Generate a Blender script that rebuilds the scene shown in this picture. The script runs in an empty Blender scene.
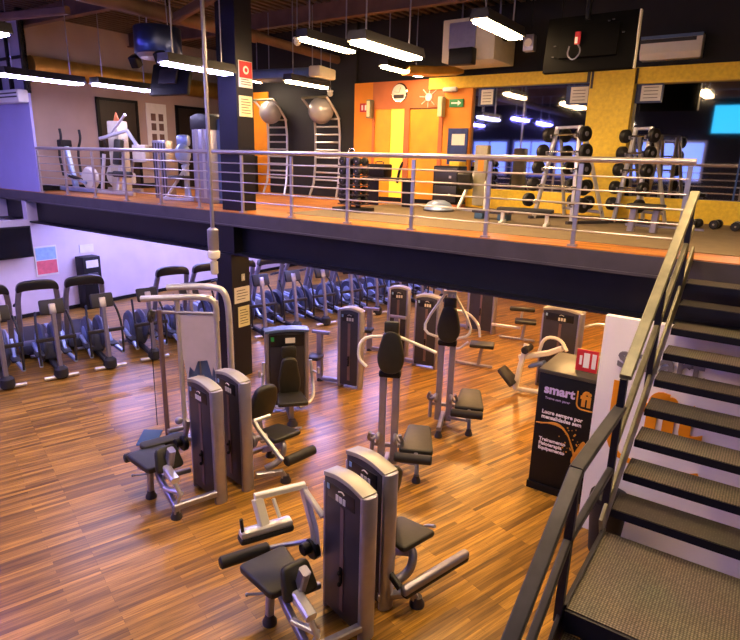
import bpy, bmesh, math, random
from mathutils import Vector, Matrix, Euler
random.seed(7)
sc = bpy.context.scene
COL = sc.collection
R = math.radians
M = 3.2                      # height of the mezzanine floor

# ------------------------------------------------------------------ materials
def lin(h):
    h = h.lstrip('#'); o = []
    for i in (0, 2, 4):
        c = int(h[i:i+2], 16)/255
        o.append(c/12.92 if c <= .04045 else ((c+.055)/1.055)**2.4)
    return (*o, 1)
MATS = {}
def mat(name, hexc, rough=.5, metal=0, var=.12, scale=6, bump=0, emit=None, es=0, alpha=1, spec=.5, coat=0):
    m = bpy.data.materials.new(name); m.use_nodes = True
    nt = m.node_tree; b = nt.nodes['Principled BSDF']
    c = lin(hexc)
    b.inputs['Roughness'].default_value = rough
    b.inputs['Metallic'].default_value = metal
    b.inputs['Specular IOR Level'].default_value = spec
    if coat: b.inputs['Coat Weight'].default_value = coat
    if alpha < 1: b.inputs['Alpha'].default_value = alpha
    tc = nt.nodes.new('ShaderNodeTexCoord')
    if var:
        n = nt.nodes.new('ShaderNodeTexNoise'); n.inputs['Scale'].default_value = scale; n.inputs['Detail'].default_value = 4
        nt.links.new(tc.outputs['Object'], n.inputs['Vector'])
        r = nt.nodes.new('ShaderNodeValToRGB')
        r.color_ramp.elements[0].position = .3; r.color_ramp.elements[1].position = .7
        r.color_ramp.elements[0].color = (*[x*(1-var) for x in c[:3]], 1)
        r.color_ramp.elements[1].color = (*[min(1, x*(1+var)) for x in c[:3]], 1)
        nt.links.new(n.outputs['Fac'], r.inputs['Fac']); nt.links.new(r.outputs['Color'], b.inputs['Base Color'])
        if bump:
            bp = nt.nodes.new('ShaderNodeBump'); bp.inputs['Strength'].default_value = bump; bp.inputs['Distance'].default_value = .01
            nt.links.new(n.outputs['Fac'], bp.inputs['Height']); nt.links.new(bp.outputs['Normal'], b.inputs['Normal'])
    else:
        b.inputs['Base Color'].default_value = c
    if emit:
        b.inputs['Emission Color'].default_value = lin(emit); b.inputs['Emission Strength'].default_value = es
    MATS[name] = m
    return m

mat('steel', '#9b98a8', .34, .75, .08, 12)
mat('steel_bright', '#c9c8cc', .28, .6, .06, 12)
mat('rail_steel', '#b5afb4', .3, .7, .06, 9)
mat('pole', '#a3a1b8', .34, .7, .06, 8)
mat('cap', '#a5a39a', .38, .4, .08, 8)
mat('shroud', '#35323a', .38, .1, .1, 6)
mat('slot', '#77605f', .45, .3, .1, 9)
mat('label_dark', '#15161c', .3, 0, .05)
mat('pad', '#24231d', .45, 0, .14, 14, .1)
mat('rubber', '#1b1a1c', .6, 0, .12, 14)
mat('black', '#0a0a0d', .5, 0, .15, 8, spec=.3)
mat('navy', '#10101f', .42, .15, .2, 3)
mat('beam_navy', '#0e0e1c', .42, .2, .25, 3)
mat('fascia', '#4b4650', .5, .2, .15, 3)
mat('white', '#e6e4e2', .45, 0, .04)
mat('offwhite', '#cfcabd', .5, 0, .06)
mat('white_arm', '#dedcd2', .4, .1, .05)
mat('wall_lilac', '#cfc3cc', .75, 0, .05, 2)
mat('wall_beige', '#a89186', .8, 0, .06, 2)
mat('wall_blue_lit', '#a7a3dd', .7, 0, .03, 2)  # blue light falling on the partition is put into its colour
mat('wall_white', '#f4f0f6', .7, 0, .03, 2)
mat('wall_dark', '#1b191d', .75, 0, .2, 2)
mat('wall_brown', '#8c5c39', .7, 0, .12, 2)
mat('orange', '#e08a16', .6, 0, .08, 2.5)
mat('orange_dark', '#b8683a', .65, 0, .1, 2.5)
mat('door_orange', '#e89c17', .5, 0, .1, 3)
mat('door_glow', '#f3d83c', .4, 0, .05, 3, emit='#f3d440', es=.45)  # brightness of this door is put in as emission
mat('yellow_panel', '#f8d03c', .6, 0, .12, 16)
mat('door_dark', '#2c2019', .45, 0, .2, 3)
mat('ceiling', '#2c262c', .8, 0, .2, 2)
mat('brown_steel', '#6f5347', .55, .1, .2, 3)
mat('duct', '#b58a3c', .42, .5, .2, 4)
mat('deck_tan', '#5c4b3d', .6, .1, .15, 4)
mat('red', '#c2242e', .5, 0, .06)
mat('green', '#1f8a46', .5, 0, .05)
mat('paper', '#dcd8cf', .7, 0, .05)
mat('paper_warm', '#d8d2a8', .7, 0, .05)
mat('ink', '#3a3638', .7, 0, 0)
mat('blue_pad', '#31506e', .5, 0, .12)
mat('blue_grey', '#5a6f9a', .35, .25, .15, 5)
mat('track_blue', '#9fb1d4', .3, .35, .1, 6)
mat('flywheel', '#4a5068', .35, .2, .12, 5)
mat('screen_off', '#0a0f16', .15, 0, .1)
mat('screen_cyan', '#30b8e8', .3, 0, 0, emit='#35bfee', es=1.6)
mat('ball', '#8d8a92', .3, .1, .1, 5, coat=.3)
mat('weights', '#151418', .42, .1, .1, 8)
mat('text_white', '#efeaf5', .5, 0, 0)
mat('text_lilac', '#cdbdf0', .5, 0, 0)
mat('text_grey', '#77727c', .5, 0, .05)
mat('logo_orange', '#e8930c', .5, 0, .04)
mat('logo_gold', '#c98a2a', .5, 0, .12, 20)
mat('rail_olive', '#75735f', .36, .3, .22, 7)
mat('rail_dark', '#45454a', .38, .35, .2, 6)
mat('perspex', '#cfc4d2', .4, 0, .06, 5, alpha=.72)
mat('light_housing', '#2c2a30', .5, .2, .1)
mat('tube_warm', '#ffffff', .5, 0, 0, emit='#ffd296', es=86)
mat('tube_cool_soft', '#ffffff', .5, 0, 0, emit='#cdc4ff', es=42)
mat('tube_neutral', '#ffffff', .5, 0, 0, emit='#ffe2bd', es=55)
mat('tube_cool', '#ffffff', .5, 0, 0, emit='#8d82ff', es=105)
mat('tube_low_cool', '#ffffff', .5, 0, 0, emit='#a9a6ff', es=80)
mat('tube_low_warm', '#ffffff', .5, 0, 0, emit='#ffc47c', es=62)
mat('lamp_glow', '#ffffff', .5, 0, 0, emit='#fff0dd', es=3)
mat('mat_tan', '#71624a', .7, 0, .12, 5, .1)
mat('poster_blue', '#23366e', .5, 0, .3, 6)
mat('poster_cyan', '#8fb6d8', .6, 0, .15, 9)
mat('poster_red', '#d3626c', .6, 0, .15, 9)
mat('frosted', '#b3acc8', .6, 0, .05)
mat('cabinet_top', '#45433a', .45, .1, .15)
mat('drum_navy', '#3a4470', .28, .8, .1)
mat('matt_black', '#060607', .8, 0, .15, 8, spec=.1)
mat('machine_grey', '#98917c', .45, .1, .12)
mat('machine_cream', '#bdb49e', .5, 0, .08)
mat('glass', '#9fb0e0', .2, 0, .05, emit='#6f8cff', es=2.2)
mat('chrome', '#d8d6d8', .15, 1, 0)

def wood(name, c_lo, c_hi, ang, pw=.085, pl=1.0, rough=.36, streak=.5):
    m = bpy.data.materials.new(name); m.use_nodes = True; nt = m.node_tree; N = nt.nodes; L = nt.links
    b = N['Principled BSDF']
    tc = N.new('ShaderNodeTexCoord'); mp = N.new('ShaderNodeMapping'); mp.inputs['Rotation'].default_value = (0, 0, -ang)
    L.new(tc.outputs['Object'], mp.inputs['Vector'])
    br = N.new('ShaderNodeTexBrick'); br.offset = .37; br.offset_frequency = 3; br.squash = 1
    br.inputs['Scale'].default_value = 1; br.inputs['Brick Width'].default_value = pl; br.inputs['Row Height'].default_value = pw
    br.inputs['Mortar Size'].default_value = .0015; br.inputs['Mortar Smooth'].default_value = .3; br.inputs['Bias'].default_value = 0
    br.inputs['Color1'].default_value = lin(c_lo); br.inputs['Color2'].default_value = lin(c_hi)
    c0 = lin(c_lo); br.inputs['Mortar'].default_value = (c0[0]*.5, c0[1]*.5, c0[2]*.5, 1)
    L.new(mp.outputs['Vector'], br.inputs['Vector'])
    m2 = N.new('ShaderNodeMapping'); m2.inputs['Scale'].default_value = (1.2, 22, 1); L.new(mp.outputs['Vector'], m2.inputs['Vector'])
    n = N.new('ShaderNodeTexNoise'); n.inputs['Scale'].default_value = 1.6; n.inputs['Detail'].default_value = 6; L.new(m2.outputs['Vector'], n.inputs['Vector'])
    rp = N.new('ShaderNodeValToRGB'); rp.color_ramp.elements[0].position = .32; rp.color_ramp.elements[1].position = .68
    a, z = 1-streak, 1+streak*.45
    rp.color_ramp.elements[0].color = (a, a, a, 1); rp.color_ramp.elements[1].color = (z, z, z, 1)
    L.new(n.outputs['Fac'], rp.inputs['Fac'])
    mx = N.new('ShaderNodeMix'); mx.data_type = 'RGBA'; mx.blend_type = 'MULTIPLY'; mx.inputs[0].default_value = 1
    L.new(br.outputs['Color'], mx.inputs[6]); L.new(rp.outputs['Color'], mx.inputs[7]); L.new(mx.outputs[2], b.inputs['Base Color'])
    b.inputs['Roughness'].default_value = rough; b.inputs['Specular IOR Level'].default_value = .45
    MATS[name] = m
wood('wood_floor', '#72501b', '#c28f36', R(72.4), .055, 1.0, .3, .5)
wood('wood_upper', '#a4602a', '#d08a3c', R(0), .12, 1.2)

def treadplate():
    m = bpy.data.materials.new('treadplate'); m.use_nodes = True; nt = m.node_tree; N = nt.nodes; L = nt.links
    b = N['Principled BSDF']; tc = N.new('ShaderNodeTexCoord')
    mp = N.new('ShaderNodeMapping'); mp.inputs['Scale'].default_value = (34, 34, 1); L.new(tc.outputs['Object'], mp.inputs['Vector'])
    ck = N.new('ShaderNodeTexChecker'); ck.inputs['Scale'].default_value = 1; L.new(mp.outputs['Vector'], ck.inputs['Vector'])
    wv = N.new('ShaderNodeTexVoronoi'); wv.inputs['Scale'].default_value = 1.6; wv.inputs['Randomness'].default_value = .15; L.new(mp.outputs['Vector'], wv.inputs['Vector'])
    n = N.new('ShaderNodeTexNoise'); n.inputs['Scale'].default_value = 3; L.new(tc.outputs['Object'], n.inputs['Vector'])
    rp = N.new('ShaderNodeValToRGB'); rp.color_ramp.elements[0].color = lin('#8c8376'); rp.color_ramp.elements[1].color = lin('#3f3a38')
    rp.color_ramp.elements[0].position = .15; rp.color_ramp.elements[1].position = .55
    L.new(wv.outputs['Distance'], rp.inputs['Fac'])
    mx = N.new('ShaderNodeMix'); mx.data_type = 'RGBA'; mx.blend_type = 'MULTIPLY'; mx.inputs[0].default_value = .35
    L.new(rp.outputs['Color'], mx.inputs[6]); L.new(n.outputs['Color'], mx.inputs[7]); L.new(mx.outputs[2], b.inputs['Base Color'])
    bp = N.new('ShaderNodeBump'); bp.inputs['Strength'].default_value = .5; bp.inputs['Distance'].default_value = .004; bp.invert = True
    L.new(wv.outputs['Distance'], bp.inputs['Height']); L.new(bp.outputs['Normal'], b.inputs['Normal'])
    b.inputs['Roughness'].default_value = .42; b.inputs['Metallic'].default_value = .4
    MATS['treadplate'] = m
treadplate()

def mirror():
    m = bpy.data.materials.new('mirror'); m.use_nodes = True; b = m.node_tree.nodes['Principled BSDF']
    b.inputs['Base Color'].default_value = (.5, .52, .6, 1); b.inputs['Metallic'].default_value = 1; b.inputs['Roughness'].default_value = .03
    MATS['mirror'] = m
mirror()

# ------------------------------------------------------------------ mesh builder
class MB:
    def __init__(s): s.v = []; s.f = []
    def add(s, vs, fs):
        o = len(s.v); s.v += [tuple(v) for v in vs]; s.f += [tuple(i+o for i in f) for f in fs]; return s
    def addbm(s, bm, mtx=None):
        if mtx is not None: bmesh.ops.transform(bm, matrix=mtx, verts=bm.verts)
        bm.verts.index_update()
        s.add([v.co[:] for v in bm.verts], [[v.index for v in f.verts] for f in bm.faces]); bm.free(); return s
    def box(s, c, d, rot=(0, 0, 0), bev=0, seg=2):
        bm = bmesh.new(); bmesh.ops.create_cube(bm, size=1)
        bmesh.ops.scale(bm, vec=d, verts=bm.verts)
        if bev: bmesh.ops.bevel(bm, geom=bm.edges[:], offset=bev, segments=seg, profile=.5, affect='EDGES')
        return s.addbm(bm, Matrix.Translation(c) @ Euler(rot).to_matrix().to_4x4())
    def b2(s, a, b, bev=0):          # box from two corners
        return s.box([(p+q)/2 for p, q in zip(a, b)], [abs(p-q) for p, q in zip(a, b)], bev=bev)
    def sweep(s, pts, sec):
        P = [Vector(p) for p in pts]; n = len(sec); vs = []; fs = []
        up = None
        for i, p in enumerate(P):
            t = ((P[i]-P[i-1]).normalized() if i else Vector()) + ((P[i+1]-P[i]).normalized() if i < len(P)-1 else Vector())
            t.normalize()
            if up is None: up = Vector((0, 0, 1)) if abs(t.z) < .95 else Vector((1, 0, 0))
            side = t.cross(up)
            if side.length < 1e-4: side = t.orthogonal()
            side.normalize(); up2 = side.cross(t).normalized(); up = up2
            k = 1.0
            if 0 < i < len(P)-1:
                c = (P[i]-P[i-1]).normalized().dot((P[i+1]-P[i]).normalized()); k = min(1.5, 1/max(.6, math.sqrt((1+c)/2)))
            vs += [p+side*a*k+up2*b for a, b in sec]
        for i in range(len(P)-1):
            for j in range(n):
                a, b = i*n+j, i*n+(j+1) % n
                fs.append((a, b, b+n, a+n))
        fs.append(tuple(range(n-1, -1, -1))); fs.append(tuple((len(P)-1)*n+j for j in range(n)))
        return s.add(vs, fs)
    def tube(s, pts, r, n=10): return s.sweep(pts, [(r*math.cos(2*math.pi*k/n), r*math.sin(2*math.pi*k/n)) for k in range(n)])
    def bar(s, pts, w, h):
        c = min(w, h)*.18; w /= 2; h /= 2
        return s.sweep(pts, [(w, -h+c), (w, h-c), (w-c, h), (-w+c, h), (-w, h-c), (-w, -h+c), (-w+c, -h), (w-c, -h)])
    def lathe(s, prof, base, axis=(0, 0, 1), n=20):
        q = Vector((0, 0, 1)).rotation_difference(Vector(axis)); vs = []; fs = []
        for r, z in prof:
            for k in range(n):
                vs.append(q @ Vector((r*math.cos(2*math.pi*k/n), r*math.sin(2*math.pi*k/n), z)) + Vector(base))
        for i in range(len(prof)-1):
            for k in range(n):
                fs.append((i*n+k, i*n+(k+1) % n, (i+1)*n+(k+1) % n, (i+1)*n+k))
        fs.append(tuple(range(n-1, -1, -1))); fs.append(tuple((len(prof)-1)*n+k for k in range(n)))
        return s.add(vs, fs)
    def disc(s, c, r, t, axis, n=20, bev=.15):
        e = min(t*.45, r*bev)
        return s.lathe([(r-e, -t/2), (r, -t/2+e), (r, t/2-e), (r-e, t/2)], c, axis, n)
    def roll(s, a, b, r, n=16):
        a = Vector(a); d = Vector(b)-a; L = d.length; e = r*.25
        return s.lathe([(r-e, 0), (r, e), (r, L-e), (r-e, L)], a, d.normalized(), n)
    def ball(s, c, r, sc3=(1, 1, 1)):
        bm = bmesh.new(); bmesh.ops.create_uvsphere(bm, u_segments=20, v_segments=12, radius=r)
        bmesh.ops.scale(bm, vec=sc3, verts=bm.verts); return s.addbm(bm, Matrix.Translation(c))
    def prism(s, out, t, mtx=None, bev=0, seg=2):     # outline in local xy, thickness along z (centred)
        bm = bmesh.new(); vs = [bm.verts.new((x, y, -t/2)) for x, y in out]; f = bm.faces.new(vs)
        g = bmesh.ops.extrude_face_region(bm, geom=[f]); bmesh.ops.translate(bm, vec=(0, 0, t), verts=[v for v in g['geom'] if isinstance(v, bmesh.types.BMVert)])
        bmesh.ops.recalc_face_normals(bm, faces=bm.faces)
        if bev: 
            ed = [e for e in bm.edges if abs(e.verts[0].co.z-e.verts[1].co.z) < 1e-6]
            bmesh.ops.bevel(bm, geom=ed, offset=bev, segments=seg, profile=.5, affect='EDGES')
        return s.addbm(bm, mtx)
    def build(s, name, m, parent=None, loc=None):
        me = bpy.data.meshes.new(name); me.from_pydata(s.v, [], s.f); me.update()
        bm = bmesh.new(); bm.from_mesh(me); bmesh.ops.recalc_face_normals(bm, faces=bm.faces); bm.to_mesh(me); bm.free()
        me.shade_smooth(); me.set_sharp_from_angle(angle=R(38))
        me.materials.append(MATS[m] if isinstance(m, str) else m)
        o = bpy.data.objects.new(name, me); COL.objects.link(o)
        if parent: o.parent = parent
        if loc: o.location = loc
        return o

def rrect(w, h, r, n=4):
    o = []
    for cx, cy, a in ((w/2-r, h/2-r, 0), (-w/2+r, h/2-r, 90), (-w/2+r, -h/2+r, 180), (w/2-r, -h/2+r, 270)):
        for k in range(n+1):
            t = R(a+90*k/n); o.append((cx+r*math.cos(t), cy+r*math.sin(t)))
    return o
def smooth_out(pts, n=3):            # Chaikin rounding of a closed outline
    for _ in range(n):
        q = []
        for i in range(len(pts)):
            a, b = pts[i], pts[(i+1) % len(pts)]
            q += [(a[0]*.75+b[0]*.25, a[1]*.75+b[1]*.25), (a[0]*.25+b[0]*.75, a[1]*.25+b[1]*.75)]
        pts = q
    return pts
def rnd(pts, n=3):                   # Chaikin rounding of an open polyline
    P = [Vector(p) for p in pts]
    for _ in range(n):
        q = [P[0]]
        for a, b in zip(P, P[1:]): q += [a*.75+b*.25, a*.25+b*.75]
        q.append(P[-1]); P = q
    return P
def TR(loc, rot=(0, 0, 0)): return Matrix.Translation(loc) @ Euler(rot).to_matrix().to_4x4()

def tag(o, label=None, cat=None, group=None, kind=None):
    for k, v in (('label', label), ('category', cat), ('group', group), ('kind', kind)):
        if v: o[k] = v
    return o
def thing(name, label, cat, loc=(0, 0, 0), rz=0, group=None):
    o = bpy.data.objects.new(name, None); COL.objects.link(o); o.empty_display_size = .1
    o.location = loc; o.rotation_euler = (0, 0, rz); return tag(o, label, cat, group)
def struct(name, mb, m): return tag(mb.build(name, m), kind='structure')
def dup(root, loc, rz, label=None, group=None):
    def cp(o, par):
        c = o.copy(); COL.objects.link(c); c.parent = par
        for ch in o.children: cp(ch, c)
        return c
    r = cp(root, None); r.location = loc; r.rotation_euler = (0, 0, rz)
    if label: r['label'] = label
    if group: r['group'] = group
    return r
def text(name, body, size, mtx, m, parent=None, depth=.004, bold=.0, align='LEFT', sx=1.0):
    cu = bpy.data.curves.new(name, 'FONT'); cu.body = body; cu.size = size; cu.extrude = depth; cu.offset = bold; cu.align_x = align
    cu.resolution_u = 3; cu.space_line = .95
    t = bpy.data.objects.new(name+'_tmp', cu); COL.objects.link(t)
    dg = bpy.context.evaluated_depsgraph_get(); me = bpy.data.meshes.new_from_object(t.evaluated_get(dg))
    bpy.data.objects.remove(t); bpy.data.curves.remove(cu)
    me.transform(mtx @ Matrix.Diagonal((sx, 1, 1, 1))); me.materials.clear(); me.materials.append(MATS[m])
    o = bpy.data.objects.new(name, me); COL.objects.link(o)
    if parent: o.parent = parent
    return o
FRONT = Euler((R(90), 0, 0)).to_matrix().to_4x4()                  # text facing -Y
SIDE = Euler((R(90), 0, R(90))).to_matrix().to_4x4()               # text facing +X
def T3(x, y, z): return Matrix.Translation((x, y, z))

# ================================================================== SETTING
struct('floor', MB().b2((-17.5, -7, -.1), (4, 18.2, 0)), 'wood_floor')
struct('wall_left', MB().b2((-15.8, 7.3, 0), (-15.6, 18.2, 2.98)).b2((-15.8, 4.6, 0), (-15.6, 7.3, 2.5)), 'wall_lilac')
struct('wall_left_upper', MB().b2((-15.8, 7.62, 3.18), (-15.6, 18.2, 7.4)), 'wall_beige')
struct('wall_left_hall', MB().b2((-17.4, -7, 0), (-17.2, 7.6, 7.4)), 'wall_lilac')
struct('wall_back', MB().b2((-15.6, 18, 0), (4, 18.2, 3.0)), 'wall_brown')
struct('wall_right', MB().b2((3.8, -7, 0), (4, 18.2, 7.4)), 'wall_dark')
struct('wall_rear', MB().b2((-17.4, -7.2, 0), (4, -7, 7.4)), 'wall_dark')
struct('ceiling', MB().b2((-17.4, -7.2, 7.4), (4, 16.15, 7.5)), 'ceiling')
struct('mezzanine_floor', MB().b2((-17.2, 7.42, 2.98), (3.8, 18, 3.18)), 'wall_lilac')
struct('mezzanine_boards', MB().b2((-17.2, 7.38, 3.18), (3.8, 16, 3.2)), 'wood_upper')
b = MB().b2((-17.2, 7.34, 2.98), (3.8, 7.4, 3.19)).b2((-17.2, 7.3, 2.95), (3.8, 7.62, 2.98))
struct('trim_1', b, 'fascia')
b = MB().b2((-17.2, 7.56, 2.46), (3.8, 7.6, 2.96)).b2((-17.2, 7.34, 2.425), (3.8, 7.74, 2.46))
struct('trim_2', b, 'beam_navy')
# upper back wall
struct('wall_upper_far', MB().b2((-15.6, 16, M), (-13.2, 16.15, 7.4)), 'wall_beige')
struct('wall_upper_back', MB().b2((-13.25, 12.6, M), (-13.1, 16, 7.4)).b2((-13.25, 12.42, M), (-9.12, 12.6, 7.4)).b2((-9.12, 12.5, 5.9), (3.8, 12.6, 7.4)), 'wall_dark')
struct('wall_orange', MB().b2((-9.12, 12.36, M), (-8.56, 12.55, 5.97)).b2((-6.62, 12.36, M), (-5.93, 12.55, 5.97)), 'orange')
struct('trim_3', MB().b2((-8.56, 12.35, 5.36), (-6.62, 12.55, 5.97)), 'orange_dark')
struct('trim_4', MB().b2((-12.95, 12.38, M), (-12.1, 12.42, 5.9)), 'orange')
# mirrors with a yellow frame
for i, (a, c) in enumerate(((-5.93, -3.42), (-2.62, -.75), (-.72, 1.9))):
    struct('wall_mirror_%d' % (i+1), MB().b2((a, 12.44, 3.62), (c, 12.5, 5.72)), 'mirror')
struct('trim_5', MB().b2((-5.93, 12.38, M), (3.8, 12.5, 3.62)).b2((-7.0, 12.3, 5.74), (-3.5, 12.5, 5.98)).b2((-2.66, 12.3, 5.66), (3.8, 12.5, 5.94)), 'yellow_panel')
struct('trim_6', MB().b2((-3.42, 12.22, M), (-2.62, 12.5, 5.93)), 'yellow_panel')
struct('trim_7', MB().b2((-3.5, 12.28, 5.72), (-3.38, 12.32, 5.97)).b2((-2.66, 12.28, 5.66), (-2.58, 12.32, 5.93)).b2((-3.4, 12.2, 5.6), (-3.36, 12.23, 5.9)), 'door_dark')
# wall behind the stairs
struct('wall_logo', MB().b2((-1.36, 6.5, 0), (3.8, 6.6, 2.62)), 'wall_white')
# partition at the left end of the mezzanine, window over it
struct('wall_partition', MB().b2((-17.2, 7.44, M), (-15.1, 7.5, 5.5)), 'wall_blue_lit')
b = MB().b2((-17.2, 7.44, 5.5), (-15.08, 7.5, 5.56))
for x in (-15.2, -15.9, -16.5, -17.1): b.b2((x, 7.42, 5.5), (x+.08, 7.54, 7.35))
b.b2((-17.2, 7.44, 6.28), (-15.12, 7.54, 6.34)).b2((-17.2, 7.44, 5.9), (-15.12, 7.54, 5.94))
w = struct('window_1', b, 'black')
MB().b2((-17.2, 7.5, 5.56), (-15.12, 7.53, 7.3)).build('pane', 'frosted', w)
# baseboards
struct('baseboard_left', MB().b2((-15.6, 4.6, 0), (-15.57, 18, .1)), 'black')
struct('baseboard_upper', MB().b2((-15.6, 7.6, M), (-15.57, 16, M+.14)), 'black')
# doors on the upper left wall
for i, (y0, y1) in enumerate(((9.45, 10.65), (12.0, 13.2))):
    d = struct('door_%d' % (i+1), MB().b2((-15.6, y0, M), (-15.56, y1, 5.56)), 'door_dark')
    MB().b2((-15.58, y0-.04, M), (-15.53, y0+.05, 5.62)).b2((-15.58, y1-.05, M), (-15.53, y1+.02, 5.62)).b2((-15.58, y0-.04, 5.54), (-15.53, y1+.02, 5.62)).build('frame', 'black', d)
# orange doors
d = struct('door_3', MB().b2((-8.5, 12.38, M+.02), (-8.05, 12.44, 5.36)), 'door_orange')
d = struct('door_4', MB().b2((-8.05, 12.4, M+.02), (-7.64, 12.46, 5.36)), 'door_glow')
MB().tube(rnd([(-7.8, 12.38, 3.66), (-7.74, 12.32, 3.8), (-7.68, 12.3, 4.0), (-7.64, 12.36, 4.14)]), .035).build('door_handle', 'black', d)
d = struct('door_5', MB().b2((-7.5, 12.37, M+.02), (-6.72, 12.43, 5.33)), 'door_orange')
struct('trim_8', MB().b2((-7.64, 12.33, M), (-7.5, 12.5, 5.36)).b2((-8.56, 12.34, M), (-8.5, 12.46, 5.36)).b2((-6.72, 12.34, M), (-6.62, 12.46, 5.36)), 'orange_dark')
struct('baseboard_orange', MB().b2((-9.12, 12.33, M), (-7.64, 12.36, M+.1)).b2((-7.5, 12.33, M), (-5.93, 12.36, M+.1)), 'black')
# rubber mats under the racks
tag(MB().b2((-7.4, 8.0, M), (3.2, 12.3, M+.008)).build('rubber_mat', 'mat_tan'), 'tan rubber matting covering the upper floor around the weight racks', 'mat')

# ------------------------------------------------------------------ column
b = MB().b2((-8.68, 7.62, M), (-8.2, 8.02, 7.4))
b.b2((-8.6, 7.36, 2.46), (-8.12, 7.56, 2.96))
b.b2((-8.52, 7.28, 0), (-8.12, 7.72, 2.43))
struct('column', b, 'navy')
def sheet(name, label, cat, x, y0, y1, z0, z1, m='paper', lines=0, head=None):
    t = thing(name, label, cat, (x, (y0+y1)/2, z0))
    h, w = z1-z0, y1-y0
    MB().b2((0, -w/2, 0), (.012, w/2, h)).build('panel', m, t)
    if head: MB().b2((.012, -w/2+.01, h*head[1]), (.016, w/2-.01, h-.01)).build('header', head[0], t)
    if lines:
        b = MB(); top = h*(head[1] if head else .92)
        for k in range(lines):
            z = top-(k+.8)*top/(lines+1)
            b.b2((.012, -w*.36, z), (.015, w*(.36 if k % 3 else .2), z+.012))
        b.build('printed_lines', 'ink', t)
    return t
s = sheet('notice', 'red and white notice with a white disc high on the dark column', 'sign', -8.2, 7.68, 8.0, 5.36, 5.8, 'white', 3, ('red', .36))
MB().disc((.02, 0, .29), .07, .006, (1, 0, 0)).build('white_disc', 'white', s)
MB().disc((.024, 0, .29), .035, .006, (1, 0, 0)).build('red_disc', 'red', s)
sheet('notice', 'yellowish printed sheet below the red notice on the column', 'sign', -8.2, 7.67, 7.98, 4.87, 5.22, 'paper_warm', 6)
sheet('notice', 'white printed card with a pink edge on the lower column, upper of two', 'sign', -8.12, 7.32, 7.7, 1.5, 1.8, 'paper', 4)
sheet('notice', 'tall cream printed sheet on the lower column, under the white card', 'sign', -8.12, 7.4, 7.68, 1.02, 1.42, 'paper_warm', 6)
t = thing('light_switch', 'small pale switch plate near the top of the lower column', 'switch', (-8.12, 7.55, 1.98))
MB().box((.008, 0, 0), (.016, .08, .13), bev=.004).build('plate', 'offwhite', t); MB().box((.018, 0, 0), (.008, .03, .05)).build('rocker', 'white', t)

# ------------------------------------------------------------------ ceiling structure
b = MB()
for y in (-4.5, -1.5, 1.5, 4.5, 7.7, 10.6):
    b.b2((-17.2, y-.08, 7.0), (3.8, y+.08, 7.03)).b2((-17.2, y-.012, 7.03), (3.8, y+.012, 7.4)).b2((-17.2, y-.08, 7.37), (3.8, y+.08, 7.4))
struct('ceiling_beams', b, 'brown_steel')
b = MB()
for x in [-16.5+.22*k for k in range(92)]: b.b2((x, -7, 7.34), (x+.1, 13, 7.4))
struct('ceiling_decking', b, 'deck_tan')
tag(MB().tube([(-9.7, -6.9, 6.62), (-9.7, 9.6, 6.62)], .13, 14).tube([(-9.7, 9.5, 6.62), (-9.7, 12.4, 6.55)], .1, 12).build('ceiling_pipe', 'brown_steel'), 'thick brown pipe running under the ceiling past the drum speaker', 'pipe')
tag(MB().bar([(-9.65, 7.5, 6.55), (-8.25, 7.62, 6.95), (-4.5, 5.6, 7.25)], .14, .16).build('ceiling_beam', 'brown_steel'), 'brown roof beam rising from the top of the dark column', 'beam')
tag(MB().bar([(-15.5, 5.4, 6.6), (-11.2, 6.4, 6.65)], .12, .14).build('ceiling_beam', 'brown_steel'), 'slim brown roof brace at the upper left behind the drum speaker', 'beam')
tag(MB().tube([(-15.34, 7.7, 6.14), (-15.34, 15.9, 6.14)], .24, 20).build('air_duct', 'duct'), 'round ochre air duct along the top of the left wall', 'duct')
b = MB().bar([(-6.95, 11.2, 6.0), (-6.6, 11.7, 6.02), (-6.2, 12.2, 6.08)], .45, .16)
tag(b.build('air_duct', 'duct'), 'short bent yellow duct beside the white air unit over the doors', 'duct')

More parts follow.
